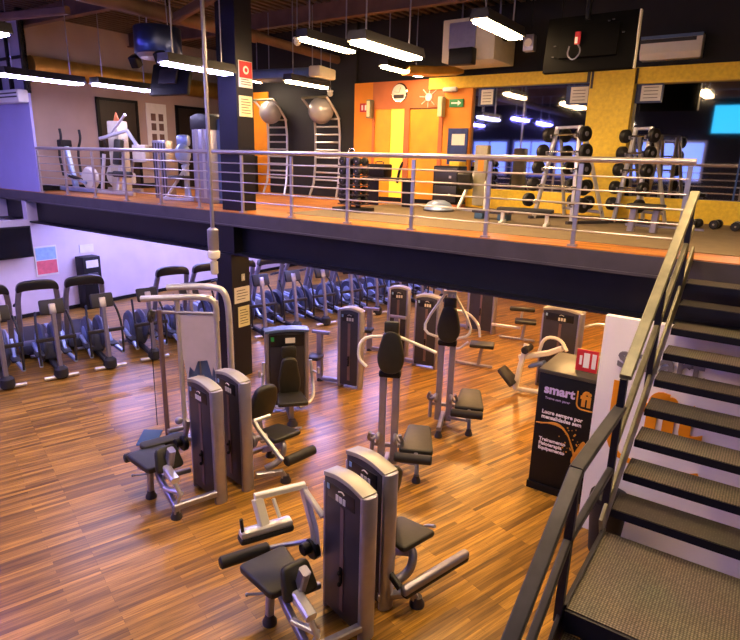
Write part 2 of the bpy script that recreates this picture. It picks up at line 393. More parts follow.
# ------------------------------------------------------------------ fluorescent fixtures
def fixture(label, x, y0, y1, z, glow, w=.3, hang=7.3, group='strip lights over the hall'):
    y = (y0+y1)/2; L = y1-y0
    t = thing('strip_light', label, 'light', (x, y, z), 0, group)
    a = w/2
    bm = MB().prism([(-a, 0), (a, 0), (a*.8, .12), (-a*.8, .12)], L, TR((0, 0, .02), (R(90), 0, 0)))
    bm.b2((-a, -L/2, 0), (-a+.02, L/2, .03)).b2((a-.02, -L/2, 0), (a, L/2, .03))
    bm.build('housing', 'light_housing', t)
    MB().b2((-a+.04, -L/2+.04, -.03), (a-.04, L/2-.04, .02)).build('tube_panel', glow, t)
    for s in (-1, 1): MB().tube([(0, s*L*.36, .13), (0, s*L*.36, hang-z)], .012, 6).build('hanger', 'steel', t)
    return t
fx = [
 ('cool strip light at the far left over the partition', -13.05, 5.95, 7.6, 5.62, 'tube_cool_soft', .42),
 ('cool strip light in front of the duct, second along the left wall', -12.72, 7.7, 9.15, 5.62, 'tube_cool_soft', .4),
 ('strip light whose right end crosses in front of the dark column', -8.1, 6.05, 7.4, 5.53, 'tube_cool_soft', .3),
 ('strip light hanging behind the column strip, nearer the far wall', -11.9, 10.6, 12.0, 6.1, 'tube_neutral', .3),
 ('warm strip light right of the column above the ladders', -6.66, 7.6, 8.94, 6.0, 'tube_warm', .25),
 ('big warm strip light in the middle with a deep dark hood', -5.15, 7.0, 8.6, 5.74, 'tube_warm', .34),
 ('warm strip light over the orange wall near the clock', -7.05, 10.5, 12.0, 6.0, 'tube_warm', .24),
 ('glaring warm strip light in front of the white air unit', -3.7, 7.75, 9.1, 6.0, 'tube_warm', .28),
 ('strip light under the flat blue-lit ceiling unit', -9.0, 9.8, 11.1, 5.74, 'tube_warm', .26),
 ('strip light cut off at the top left corner of the picture', -9.4, 3.1, 4.45, 5.75, 'tube_cool_soft', .36),
 ('bright strip light cut by the top right corner', -.55, 6.7, 8.1, 6.1, 'tube_warm', .34),
]
for a in fx: fixture(*a)
# the same fixtures go on over the hall in front of the mezzanine
for x, g in ((-13.0, 'tube_cool'), (-9.6, 'tube_cool'), (-6.0, 'tube_neutral')):
    for y in (-3.6, -.6): fixture('unseen strip light over the open hall in front of the mezzanine', x, y, y+1.5, 5.95, g)
for x, y, g in ((-12.6, 2.4, 'tube_cool'), (-6.2, 3.2, 'tube_warm'), (-2.4, 3.4, 'tube_warm'), (1.8, 3.2, 'tube_warm'), (-.9, 3.9, 'tube_neutral')):  # last one is an added lamp, brightening the logo wall and treads
    fixture('unseen strip light over the open hall in front of the mezzanine', x, y, y+1.5, 6.3, g)
# under the mezzanine
for x, ys, g in ((-14.2, (8.3, 11.0, 13.7), 'tube_low_cool'), (-11.6, (8.6, 11.4, 14.4), 'tube_low_cool'), (-8.6, (9.6, 12.6, 15.4), 'tube_low_cool'),
                 (-5.2, (8.4, 11.2, 14.2), 'tube_low_warm'), (-2.4, (8.4, 11.2, 14.2), 'tube_low_warm'), (.6, (9, 12), 'tube_low_warm')):
    for y in ys: fixture('strip light fixed under the mezzanine', x, y, y+1.3, 2.84, g, hang=2.98, group='strip lights under the mezzanine')

# ================================================================== RAILING
X0, DX, NP = -15.03, 1.178, 13
t = thing('railing', 'long steel railing along the edge of the upper floor', 'railing', (X0, 7.46, M))
XE = DX*(NP-1)
for k in range(NP):
    MB().box((k*DX, 0, .5), (.05, .035, 1.0)).box((k*DX, 0, .012), (.11, .09, .024)).build('post', 'rail_steel', t)
MB().tube([(-.02, 0, 1.05), (XE+.05, 0, 1.05)], .035, 12).build('top_rail', 'rail_steel', t)
for k in range(5): MB().tube([(0, -.02, .2+k*.165), (XE, -.02, .2+k*.165)], .011, 8).build('cross_rail', 'rail_steel', t)

# ================================================================== STAIRCASE
RISE, RUN, YS, XL, XR = .17578, .30478, 6.818, -.70, 1.1
ZL = M-10*RISE
st = thing('staircase', 'dark steel staircase with tread-plate steps at the right', 'staircase', (0, 0, 0))
def zline(y): return M-RISE-(YS-y)/RUN*RISE          # nosing height at y
for k in range(9):
    z, y = M-(k+1)*RISE, YS-k*RUN
    MB().b2((XL+.02, y, z-.006), (XR, y+.30, z)).build('tread', 'treadplate', st)
    MB().b2((XL+.02, y-.006, z-.07), (XR, y+.02, z-.006)).b2((XL+.02, y+.28, z-.05), (XR, y+.3, z-.006)).build('nosing', 'navy', st)
YF, YN = 4.32, 3.32
MB().b2((XL, YN, ZL-.008), (XR, YF, ZL)).build('landing', 'treadplate', st)
MB().b2((XL, YN-.02, ZL-.16), (XR, YN, ZL-.008)).b2((XL, YF-.02, ZL-.16), (XR, YF+.0, ZL-.008)).b2((XL-.02, YN, ZL-.16), (XL+.01, YF, ZL+.02)).build('landing_frame', 'navy', st)
# lower flight goes on down towards the viewer
for k in range(8):
    z, y = ZL-(k+1)*RISE, YN-(k+1)*RUN+.02
    MB().b2((XL+.02, y, z-.006), (XR, y+.28, z)).build('tread', 'treadplate', st)
    MB().b2((XL+.02, y-.006, z-.07), (XR, y+.02, z-.006)).build('nosing', 'navy', st)
ya, yb = YF-.05, 7.34
for x in (XL-.02, XR+.02):
    sb = MB().bar([(x, ya, zline(ya)-.06), (x, yb, zline(yb)-.06)], .03, .2)
    sb.build('stringer', 'rail_olive' if x < 0 else 'navy', st)
    MB().bar([(x, YN, ZL-.12), (x, YN-2.6, ZL-.12-2.6*RISE/RUN)], .03, .2).build('stringer', 'navy', st)
def flat(p, w, h): return MB().bar(p, w, h)
RX = XL-.03
HR = 1.06
yt0, yt1 = 4.42, 6.75
flat([(RX, yt0, zline(yt0)+HR-.02), (RX, yt1, zline(yt1)+HR-.1)], .085, .045).build('handrail', 'rail_olive', st)
flat([(RX, yt0-.02, zline(yt0)+HR-.55), (RX, 7.0, zline(7.0)+HR-.6)], .05, .05).build('mid_rail', 'rail_olive', st)
flat([(RX, 3.26, ZL+1.0), (RX, yt0-.02, ZL+1.0)], .085, .045).build('landing_rail', 'rail_dark', st)
flat([(RX, 3.28, ZL+.5), (RX, 4.36, ZL+.5)], .05, .05).build('landing_mid_rail', 'rail_dark', st)
s = RISE/RUN
flat([(RX, 3.28, ZL+1.0), (RX, .9, ZL+1.0-2.38*s)], .085, .045).build('lower_handrail', 'rail_dark', st)
flat([(RX, 3.28, ZL+.5), (RX, .9, ZL+.5-2.38*s)], .05, .05).build('lower_mid_rail', 'rail_dark', st)
for y, z0, z1 in ((4.38, ZL-.1, zline(4.42)+HR-.02), (3.3, ZL-.1, ZL+1.0), (5.6, zline(5.6)-.1, zline(5.6)+HR-.05), (6.72, zline(6.72)-.1, zline(6.72)+HR-.1), (1.6, ZL-.1-1.7*s, ZL+1.0-1.7*s)):
    MB().b2((RX-.025, y-.025, z0), (RX+.025, y+.025, z1)).build('post', 'navy', st)
for x in (XL, XR): MB().b2((x-.04, YN+.02, 0), (x+.04, YN+.1, ZL-.16)).b2((x-.04, YF-.1, 0), (x+.04, YF-.02, ZL-.16)).build('support_leg', 'navy', st)
# lettering on the wall behind the stairs
lt = thing('wall_logo_lettering', 'large grey and orange logo lettering on the white wall behind the stairs', 'lettering', (-1.2, 6.5, 1.0))
text('letters', 'smart', .36, T3(.02, -.012, 1.09) @ FRONT, 'text_grey', lt, .012, .008)
text('letters', 'fit', .66, T3(.36, -.012, .42) @ FRONT, 'logo_orange', lt, .012, .022, sx=1.05)
def round_path(x0, x1, z0, z1, r, y):
    P = [(x0, y, z1)]
    for k in range(7): a = R(180+15*k); P.append((x0+r+r*math.cos(a), y, z0+r+r*math.sin(a)))
    return P+[(x1, y, z0), (x1+.12, y, z0+.05)]
MB().bar(round_path(.05, .85, .02, .92, .26, -.008), .014, .06).build('logo_outline', 'logo_orange', lt)

# ================================================================== KIOSK
kb = thing('advertising_cabinet', 'black cabinet printed with a gym logo, under the mezzanine by the white wall', 'cabinet', (-1.8, 6.98, 0))
MB().box((0, .42, .86), (.72, .8, 1.56), bev=.006).box((0, .42, .05), (.75, .84, .1)).build('body', 'black', kb)
MB().box((0, .42, 1.665), (.74, .84, .05), bev=.008).build('top', 'cabinet_top', kb)
FY = .018
text('lettering', 'smart', .165, T3(-.28, FY, 1.38) @ FRONT, 'text_lilac', kb, .003, .006)
text('lettering', 'fi', .27, T3(.18, FY, 1.32) @ FRONT, 'logo_gold', kb, .003, .01)
b = MB().tube(round_path(.135, .34, 1.27, 1.5, .07, FY), .01, 6); b.build('logo_outline', 'logo_gold', kb)
text('lettering', 'Treine sem parar', .045, T3(-.26, FY, 1.3) @ FRONT, 'text_lilac', kb, .002)
text('lettering', 'Lucre sempre por\nmensalidades sem', .07, T3(-.28, FY, 1.1) @ FRONT, 'text_white', kb, .002, .002)
text('lettering', 'Treinamento\nFisioterapia\nEquipamento', .065, T3(-.28, FY, .72) @ FRONT, 'text_white', kb, .002, .002)
random.seed(3); b = MB()
for arm in range(3):
    p = [(-.34+.0, .95), (-.1, .99+.02*arm), (.06, .93-.05*arm), (.12, .8-.1*arm), (.2, .62-.05*arm)]
    b.tube(rnd([(x+.03*arm, FY, z) for x, z in p], 2), .008, 6)
for k in range(46):
    x, z = random.gauss(.16, .1), random.gauss(.78, .16)
    if -.33 < x < .33 and .4 < z < 1.05: b.disc((x, FY, z), random.uniform(.004, .013), .004, (0, 1, 0), 8)
b.prism(smooth_out([(.12, .5), (.34, .36), (.35, .7), (.28, .9), (.2, .72)]), .004, TR((0, FY, 0), (R(90), 0, 0)))
b.build('splash_print', 'logo_gold', kb)
t = thing('hose_sign', 'red sign with white fire symbols standing over the black cabinet', 'sign', (-1.66, 7.22, 1.69))
MB().b2((-.13, 0, 0), (.13, .02, .28)).build('panel', 'red', t)
MB().b2((-.09, -.004, .08), (-.06, 0, .2)).b2((-.04, -.004, .05), (.03, 0, .24)).b2((.06, -.004, .05), (.11, 0, .24)).build('symbols', 'white', t)
t = thing('waste_bin', 'black round waste bin beside the white wall below the landing', 'bin', (-1.0, 6.2, 0))
MB().lathe([(.15, 0), (.2, .62), (.21, .62), (.21, .66)], (0, 0, 0)).build('body', 'rubber', t); MB().lathe([(.21, .66), (.2, .71), (.12, .74)], (0, 0, 0)).build('lid', 'black', t)

# ================================================================== SELECTORIZED MACHINES
def tower(t, x0, x1, y0, y1, h=1.5, name='weight_tower', pole_at=1, slot=True, face=1):
    """weight stack housing along local x; pole at one end; domed cap; face = +1/-1 side carrying label"""
    L = x1-x0; cx = (x0+x1)/2; w = y1-y0; cy = (y0+y1)/2
    out = [(-L/2, -h/2+.06)] + [(-L/2, h/2-.05)] + [(-L/2+L*k/8, h/2-.05+.045*math.sin(math.pi*k/8)) for k in range(1, 8)] + [(L/2, h/2-.05)] + [(L/2, -h/2+.06)]
    b = MB().prism(out, w*.86, TR((cx, cy, h/2), (R(90), 0, 0)), bev=.01)
    sh = b.build(name, 'shroud', t)
    capo = [(-L/2-.01+(L+.02)*k/10, .045*math.sin(math.pi*k/10)) for k in range(11)]
    capo += [(x, z-.045) for x, z in reversed(capo)]
    MB().prism(capo, w*.92, TR((cx, cy, h-.028), (R(90), 0, 0)), bev=.006).build('tower_cap', 'cap', t)
    px = x1 if pole_at > 0 else x0
    el = [(.055*math.cos(2*math.pi*k/16), .5*w*math.sin(2*math.pi*k/16)) for k in range(16)]
    MB().prism(el, h-.04, TR((px, cy, h/2-.02)), bev=.012).build('upright', 'pole', t)
    ox = x0 if pole_at > 0 else x1
    MB().box((ox, cy, h/2-.06), (.035, w*.9, h-.14), bev=.01).build('edge_strip', 'pole', t)
    fy = cy+face*w*.43
    MB().box((cx-.02*pole_at, fy, h-.17), (L-.16, .012, .15), bev=.004).build('display', 'label_dark', sh)
    b = MB()
    for k in range(3): b.box((cx+(.0+k*.05-.03), fy+face*.008, h-.2), (.035, .006, .06))
    b.tube(rnd([(cx-.03, fy+face*.008, h-.13), (cx, fy+face*.008, h-.11), (cx+.05, fy+face*.008, h-.13)], 2), .006, 6)
    b.build('pictogram', 'paper', sh)
    MB().box((ox+(.07 if ox < px else -.07), fy+face*.008, h-.14), (.035, .006, .05)).build('sticker', 'poster_cyan', sh)
    if slot:
        MB().box((cx, fy, h*.46), (.05, .012, h*.72)).build('stack_slot', 'slot', sh)
        MB().box((cx, fy+face*.012, h*.36), (.03, .02, .16)).ball((cx, fy+face*.03, h*.3), .022).ball((cx, fy+face*.03, h*.38), .022).build('selector_pin', 'black', sh)
    return sh
def foot(mb, x, y, r=.06): mb.lathe([(r*1.25, 0), (r*1.25, .03), (r*.85, .07), (r*.8, .1)], (x, y, 0), n=14)
def padm(out, t, mtx, bev=.02, soft=False): return MB().prism(smooth_out(out, 2) if soft else rc(out), t, mtx, bev=bev, seg=3)

def rc(poly, r=.05):
    o = []
    n = len(poly)
    for i in range(n):
        p = Vector(poly[i]); a = (Vector(poly[i-1])-p).normalized(); b = (Vector(poly[(i+1) % n])-p).normalized()
        o += [tuple(p+a*r), tuple(p+(a+b)*r*.29), tuple(p+b*r)]
    return o
SEAT = [(-.23, -.19), (-.23, .19), (.27, .25), (.27, -.25)]
BACK = [(-.22, -.17), (-.22, .17), (0, .2), (.24, .15), (.24, -.15), (0, -.2)]
def leg_curl(label, loc, rz, variant, th=1.5):
    t = thing('leg_curl_machine', label, 'weight machine', loc, rz, 'seated leg machines with weight towers')
    tower(t, -.67, -.13, -.57, -.4, th, pole_at=-1, face=1)
    fr = MB().bar([(-.67, -.42, .15), (-.6, .1, .15)], .07, .08).bar([(-.6, .08, .17), (-.6, .08, .02)], .08, .08)
    fr.bar([(-.6, .08, .15), (-.2, .05, .3), (.1, 0, .4)], .06, .09).bar([(-.1, -.38, .25), (-.1, .04, .3)], .06, .06)
    fr.bar([(.02, .08, .45), (.02, .1, .06)], .07, .07)
    fr.build('frame', 'steel', t)
    for p in ((-.6, .08), (.02, .1)):
        f = MB(); foot(f, *p, .055); f.build('foot', 'shroud', t)
    padm(SEAT, .08, TR((.02, .02, .5), (0, R(-4), 0)), .025).build('seat', 'pad', t)
    padm([(-.15, -.18), (-.15, .18), (.15, .13), (.15, -.13)], .08, TR((-.3, .0, .64), (0, R(-66), 0)), .03).build('backrest', 'pad', t)
    MB().bar([(-.28, .0, .4), (-.42, 0, .8)], .08, .1).build('backrest_post', 'pole', t)
    # side grip with bright cap
    g = MB().bar([(-.34, .05, .56), (-.62, .07, .5)], .1, .08).tube([(-.42, .06, .52), (-.5, .0, .32), (-.4, .02, .2)], .025).tube([(-.58, .07, .48), (-.66, .04, .32), (-.58, .06, .16)], .025).bar([(-.62, .0, .3), (-.36, .1, .3)], .05, .05)
    g.build('side_grip', 'steel_bright', t)
    MB().tube([(.0, .08, .34), (.1, .2, .32), (.14, .26, .32)], .012).ball((.14, .26, .32), .018).build('adjuster', 'steel_bright', t)
    if variant == 'near':
        MB().roll((.47, .36, .5), (.39, -.12, .5), .06).build('roller', 'rubber', t)
        MB().tube([(.41, -.05, .5), (.3, -.26, .52), (.1, -.38, .62)], .025).build('roller_arm', 'steel', t)
        ax = [(.31, .06, 1.17), (.2, -.42, 1.17)]
        MB().bar(ax, .06, .06).build('lever_bar', 'white_arm', t)
        MB().bar([(.3, .04, 1.15), (.2, .03, .92)], .1, .07).bar([(.25, -.1, 1.12), (.17, -.12, .95)], .03, .03).build('pad_arm', 'white_arm', t)
        MB().box((.185, .02, .9), (.12, .5, .07), (0, 0, R(-11)), bev=.03).build('thigh_pad_cover', 'steel_bright', t)
        MB().box((.185, .02, .845), (.13, .52, .07), (0, 0, R(-11)), bev=.03).build('thigh_pad', 'rubber', t)
        MB().tube([(.22, .24, .93), (.22, .25, 1.06)], .017).build('grip_handle', 'rubber', t)
        MB().bar([(.2, -.4, 1.15), (.02, -.4, .8), (-.06, -.38, .55)], .06, .08).bar([(.17, -.4, 1.13), (-.1, -.42, .98)], .05, .05).build('lever', 'steel_bright', t)
    else:
        MB().roll((.47, .22, .4), (.44, -.05, .4), .06).build('roller', 'rubber', t)
        MB().tube([(.44, .05, .4), (.2, .15, .36), (0, .1, .36)], .02).build('roller_arm', 'steel', t)
        padm([(-.07, -.3), (-.08, .3), (.08, .32), (.08, -.3)], .07, TR((.3, -.26, .55), (0, R(-8), R(-8))), .02).build('thigh_pad', 'pad', t)
        MB().bar([(.05, -.36, .5), (-.02, -.42, .8), (-.1, -.4, .95)], .05, .06).tube([(-.02, -.36, .82), (-.02, -.16, .84)], .03).ball((-.05, -.3, .95), .05).build('lever', 'steel', t)
    MB().disc((0, -.37, .6), .1, .07, (0, 1, 0)).disc((.02, -.3, .62), .06, .08, (0, 1, 0)).build('cam', 'black', t)
    return t
def leg_extension(label, loc, rz, variant, ty):
    t = thing('leg_extension_machine', label, 'weight machine', loc, rz, 'seated leg machines with weight towers')
    tower(t, -.26, .29, ty-.085, ty+.085, 1.5 if variant == 'near' else 1.54, pole_at=1, face=-1)
    fr = MB().bar([(.26, -.5, .14), (.42, -.2, .14), (.46, -.16, .04)], .07, .08).tube(rnd([(.1, .0, .45), (.26, -.02, .4), (.26, -.08, .2), (.2, -.3, .14)]), .045).bar([(-.3, -.4, .14), (-.28, .1, .14), (-.2, .1, .04)], .06, .07)
    fr.bar([(-.28, 0, .12), (.2, -.02, .38)], .06, .08)
    fr.build('frame', 'steel', t)
    for p in ((.46, -.16), (-.24, .1)):
        f = MB(); foot(f, *p, .06); f.build('foot', 'shroud', t)
    padm(SEAT, .07, TR((.03, .03, .5), (0, R(-4), 0)) @ Matrix.Scale(.93, 4), .025).build('seat', 'pad', t)
    padm([(-.3, -.14), (-.3, .14), (-.1, .22), (.12, .2), (.3, .15), (.3, -.15), (.12, -.2), (-.1, -.22)], .1, TR((-.25, .0, .86), (0, R(-72), 0)), .035, True).build('backrest', 'pad', t)
    MB().bar([(-.34, 0, .4), (-.4, 0, .8)], .07, .08).build('backrest_post', 'pole', t)
    if variant == 'near':
        MB().box((.5, .05, .3), (.09, .92, .1), (0, 0, 0), bev=.035, seg=3).build('shin_bar', 'steel', t)
        MB().box((.5, .05, .265), (.1, .9, .07), (0, 0, 0), bev=.03).build('shin_pad', 'rubber', t)
        MB().bar([(.12, -.42, .5), (.46, -.4, .32)], .05, .07).build('lever', 'rubber', t)
    else:
        MB().roll((.52, -.2, .33), (.5, .3, .33), .07).build('shin_roller', 'rubber', t)
        MB().bar([(.05, -.36, .8), (.14, -.36, .72), (.5, -.24, .36)], .05, .06).tube([(.05, -.36, .8), (.05, -.1, .8)], .03).build('lever', 'steel_bright', t)
    MB().disc((.06, -.42, .55), .11, .08, (0, 1, 0)).tube([(.06, -.4, .55), (.1, -.2, .55)], .04).build('cam', 'steel', t)
    for q in (1, -1): MB().tube(rnd([(.05, q*.22, .44), (.1, q*.3, .5), (.22, q*.3, .55)], 2), .018).build('seat_grip', 'steel_bright', t)
    return t
leg_curl('leg curl machine nearest the camera with a pale lever arm over its seat', (-3.2, 3.3, 0), R(165), 'near')
leg_extension('leg extension machine with a long grey shin bar, right of the nearest tower', (-2.66, 4.5, 0), R(-15), 'near', -.42)
leg_curl('leg curl machine at left centre with pads left of its tower', (-5.87, 3.92, 0), R(170), 'far', 1.54)
leg_extension('leg extension machine with upright black backrest, right of the left pair of towers', (-5.24, 5.36, 0), R(-10), 'far', -.64)

# pec machine with its panel facing us
t = thing('chest_press_machine', 'chest machine with a peanut-shaped backrest in front of its tower, right of the column', 'weight machine', (-6.22, 6.72, 0), R(-40))
# local x = towards the viewer's right front, local y = across
for s in (-1, 1):
    MB().bar([(-.2, s*.33, .06), (-.2, s*.33, 1.4)], .07, .1).build('upright', 'pole', t)
sh = MB().box((-.24, 0, .74), (.2, .58, 1.34), bev=.01).build('weight_tower', 'shroud', t)
MB().box((-.13, 0, 1.27), (.02, .56, .2)).build('display', 'label_dark', sh)
MB().box((-.118, .05, 1.27), (.008, .16, .09)).build('pictogram', 'paper', sh); MB().box((-.118, -.24, 1.3), (.008, .05, .07)).build('sticker', 'green', sh)
MB().box((-.13, 0, .85), (.02, .07, .6)).build('stack_slot', 'slot', sh)
MB().prism([(-.36+.72*k/10, .03*math.sin(math.pi*k/10)) for k in range(11)]+[(.36-.72*k/10, .03*math.sin(math.pi*k/10)-.04) for k in range(11)], .24, TR((-.22, 0, 1.44), (R(90), 0, R(90)))).build('tower_cap', 'blue_grey', t)
padm([(-.3, -.12), (-.3, .12), (-.1, .17), (.1, .13), (.3, .1), (.3, -.1), (.1, -.13), (-.1, -.17)], .09, TR((.1, 0, .72), (0, R(-86), 0)) @ Matrix.Scale(1.15, 4), .03, True).build('backrest', 'pad', t)
MB().box((.08, 0, 1.14), (.07, .24, .2), bev=.03).build('headrest', 'pad', t)
padm(SEAT, .07, TR((.3, 0, .42)), .02).build('seat', 'pad', t)
b = MB()
for s in (-1, 1):
    b.tube(rnd([(-.15, s*.39, .9), (-.1, s*.42, .55), (.05, s*.42, .35), (.25, s*.3, .28), (.35, s*.12, .28)]), .028)
    b.tube([(-.1, s*.42, .72), (.1, s*.48, .75), (.1, s*.48, .85)], .02)
b.build('press_arms', 'steel_bright', t)
b = MB().bar([(-.2, 0, .06), (.4, 0, .06)], .08, .08).bar([(.3, 0, .06), (.3, 0, .4)], .08, .08); b.build('frame', 'steel', t)
f = MB(); foot(f, .42, 0, .07); f.build('foot', 'shroud', t)

# abdominal / row stations: twin post with a high pad, bench seat and roller
def bench_station(label, loc, rz, arms):
    t = thing('pulldown_station', label, 'weight machine', loc, rz, 'twin-post stations with bench seats')
    MB().bar([(-.08, 0, .05), (-.08, 0, 1.5)], .07, .1).bar([(.1, 0, .05), (.1, 0, 1.5)], .07, .1).build('twin_posts', 'pole', t)
    MB().box((.01, -.02, 1.4), (.3, .14, .1), bev=.03).build('pivot_box', 'black', t)
    padm([(-.26, -.1), (-.26, .1), (-.1, .17), (.1, .13), (.27, .08), (.27, -.08), (.1, -.13), (-.1, -.17)], .09, TR((.02, -.08, 1.72), (0, R(-90), R(-90))) @ Matrix.Scale(1.15, 4), .03, True).build('chest_pad', 'pad', t)
    MB().box((.02, -.08, 2.06), (.2, .08, .18), bev=.03).build('head_pad', 'pad', t)
    b = MB()
    for s in (-1, 1):
        b.tube(rnd([(s*.1, .03, .5), (s*.2, -.1, .42), (s*.24, -.2, .5), (s*.2, -.26, .62)], 2), .025)
        b.disc((s*.12, -.06, .45), .08, .05, (1, 0, 0))
    b.bar([(0, .1, .12), (0, -.55, .12)], .08, .08).bar([(-.2, .05, .3), (.2, .05, .3)], .05, .06)
    b.tube([(-.2, -.1, .12), (-.2, -.05, .5)], .03)
    b.build('mechanism', 'steel', t)
    padm([(-.22, -.36), (-.16, .34), (.16, .34), (.25, -.36)], .08, TR((.42, .0, .46), (R(4), 0, 0)), .025).build('seat', 'pad', t)
    MB().roll((.16, -.46, .4), (.66, -.46, .4), .065).build('roller', 'rubber', t)
    MB().bar([(.1, .0, .12), (.42, -.1, .14), (.44, -.1, .45)], .07, .07).bar([(.44, -.1, .4), (.44, -.4, .42)], .05, .05).bar([(.44, -.1, .3), (.46, -.35, .04)], .06, .06).build('seat_frame', 'steel', t)
    for p in ((0, -.55), (.46, -.35), (0, .12)):
        f = MB(); foot(f, *p, .05); f.build('foot', 'shroud', t)
    if arms == 'wide':
        b = MB()
        for s in (-1, 1): b.tube(rnd([(s*.06, .05, 2.2), (s*.36, -.02, 1.72), (s*.35, -.1, 1.56), (s*.14, -.1, 1.5)], 1), .022)
        b.bar([(-.1, .05, 2.2), (.1, .05, 2.2)], .06, .06); b.bar([(0, .05, 1.5), (0, .05, 2.2)], .06, .07).build('pull_arms', 'white_arm', t)
    else:
        b = MB().tube(rnd([(-.06, .05, 1.9), (-.4, .0, 1.88), (-.44, -.05, 1.6), (-.3, -.1, 1.5)], 2), .022).tube([(.06, .05, 1.92), (.5, .0, 1.78), (.62, -.02, 1.74)], .022)
        b.build('pull_arms', 'white_arm', t)
    return t
bench_station('bench station in the middle of the floor behind the nearest towers', (-3.98, 6.3, 0), R(25), 'bent')
bench_station('bench station behind the middle one with arms spread like a tent', (-4.02, 8.05, 0), R(22), 'wide')

# cable station at left
t = thing('cable_station', 'tall cable station with a torn clear shroud, left of the column', 'weight machine', (-6.95, 5.35, 0), R(35))
for x, y in ((-.3, -.35), (-.05, -.3), (.5, -.3)): MB().tube([(x, y, 0), (x, y, 2.2 if x > -.2 else 2.05)], .035, 10).build('upright', 'steel_bright' if x > -.2 else 'slot', t)
MB().tube(rnd([(-.55, -.32, 2.2), (.3, -.32, 2.26), (.5, -.3, 2.2), (.5, -.3, 1.9)]), .045, 12).build('top_arch', 'steel_bright', t)
MB().tube(rnd([(-.35, .2, 2.26), (.35, .2, 2.3), (.56, .16, 2.2), (.58, .14, 1.6), (.58, .12, .05)]), .05, 12).build('rear_arch', 'steel_bright', t)
MB().tube([(-.45, -.32, 2.02), (.5, -.3, 2.0)], .025).build('cross_bar', 'steel', t)
MB().bar([(-.3, -.3, .04), (.5, -.28, .04)], .1, .08).bar([(.56, .12, .04), (.5, -.28, .04)], .1, .08).build('floor_frame', 'steel', t)
MB().disc((-.42, -.34, 1.96), .1, .05, (1, 0, 0)).disc((-.42, -.34, 1.96), .04, .07, (1, 0, 0)).build('pulley', 'pad', t)
MB().prism([(-.03, 1.98), (.47, 1.98), (.47, 1.05), (.42, 1.2), (.4, 1.05), (.34, 1.3), (.2, 1.28), (.14, 1.12), (.08, 1.2), (.04, .98), (0, 1.3), (-.03, 1.25)], .006, TR((0, -.31, 0), (R(90), 0, 0))).build('clear_shroud', 'perspex', t)
MB().box((.22, -.2, 1.0), (.42, .12, 1.9), bev=.01).build('weight_tower', 'blue_grey', t)
MB().box((.22, -.27, 1.0), (.1, .02, .1)).tube([(.22, -.27, .2), (.22, -.27, 1.9)], .012, 6).build('guide_rod', 'steel', t)
MB().tube([(-.42, -.4, 1.95), (-.42, -.42, .3)], .006, 6).build('cable', 'black', t)
for x, y in ((-.5, -.55), (-.1, -.6)): MB().box((x, y, .16), (.28, .34, .025), (R(14), 0, 0), bev=.006).box((x, y, .08), (.06, .1, .16)).build('footplate', 'blue_pad', t)

# pendant on a long rod
t = thing('pendant_fitting', 'pendant fitting hanging on a long rod in front of the column', 'lamp', (-7.2, 6.1, 2.55))
MB().tube([(0, 0, .55), (0, 0, 4.6)], .03, 8).build('rod', 'steel', t)
MB().lathe([(.075, .2), (.085, .22), (.085, .52), (.05, .55)], (0, 0, 0), n=16).build('body', 'pole', t)
MB().lathe([(.03, .04), (.09, .08), (.1, .14), (.1, .18), (.075, .2)], (0, 0, 0), n=16).build('shade', 'white', t)
MB().lathe([(.05, -.18), (.06, -.16), (.06, .02), (.03, .04)], (0, 0, 0), n=14).build('tail_piece', 'offwhite', t)

# tower-pair machines in the middle distance
def row_machine(label, loc, rz, group='machines with paired towers under the mezzanine', arms=True, hw=.33, twin=False):
    t = thing('row_machine', label, 'weight machine', loc, rz, group)
    tower(t, -hw, hw, -.16, .06, 1.55, pole_at=1, face=-1)
    if twin: MB().prism([(.055*math.cos(2*math.pi*k/16), .11*math.sin(2*math.pi*k/16)) for k in range(16)], 1.5, TR((-hw, -.05, .76)), bev=.012).build('upright', 'pole', t)
    MB().bar([(-hw, .0, .06), (-hw-.5, .0, .06)], .08, .08).bar([(-hw-.46, .0, .06), (-hw-.46, .0, .98)], .09, .12).build('frame', 'steel', t)
    MB().bar([(-hw-.62, .0, .98), (-hw-.26, .0, .98)], .07, .06).build('top_bar', 'pole', t)
    MB().box((-hw-.46, -.22, .55), (.26, .28, .07), bev=.025).build('seat', 'pad', t)
    MB().bar([(-hw-.46, .0, .48), (-hw-.46, -.22, .5)], .06, .06).build('seat_arm', 'steel', t)
    if arms:
        MB().tube(rnd([(.35, .1, 1.25), (.75, .1, 1.28), (1.05, .06, 1.05), (1.1, .0, .8)], 2), .028).tube(rnd([(.35, -.1, .6), (.7, -.16, .5), (.9, -.1, .7)], 2), .025).build('lever_arms', 'steel_bright', t)
    f = MB(); foot(f, -hw-.46, 0, .05); f.build('foot', 'shroud', t)
    return t
row_machine('tower machine with a silver T-shaped stand, left of the middle bench station', (-6.18, 8.42, 0), R(14), hw=.2, twin=True, arms=False)
row_machine('tower machine standing behind the pads of the middle bench station', (-5.6, 10.3, 0), R(10), hw=.24)
row_machine('slim twin-upright tower machine left of the one behind the middle bench pads', (-6.5, 10.6, 0), R(20), arms=False, hw=.2, twin=True)
row_machine('tower machine at the back whose purple side panel faces the aisle', (-5.8, 13.5, 0), R(4), arms=False, twin=True)
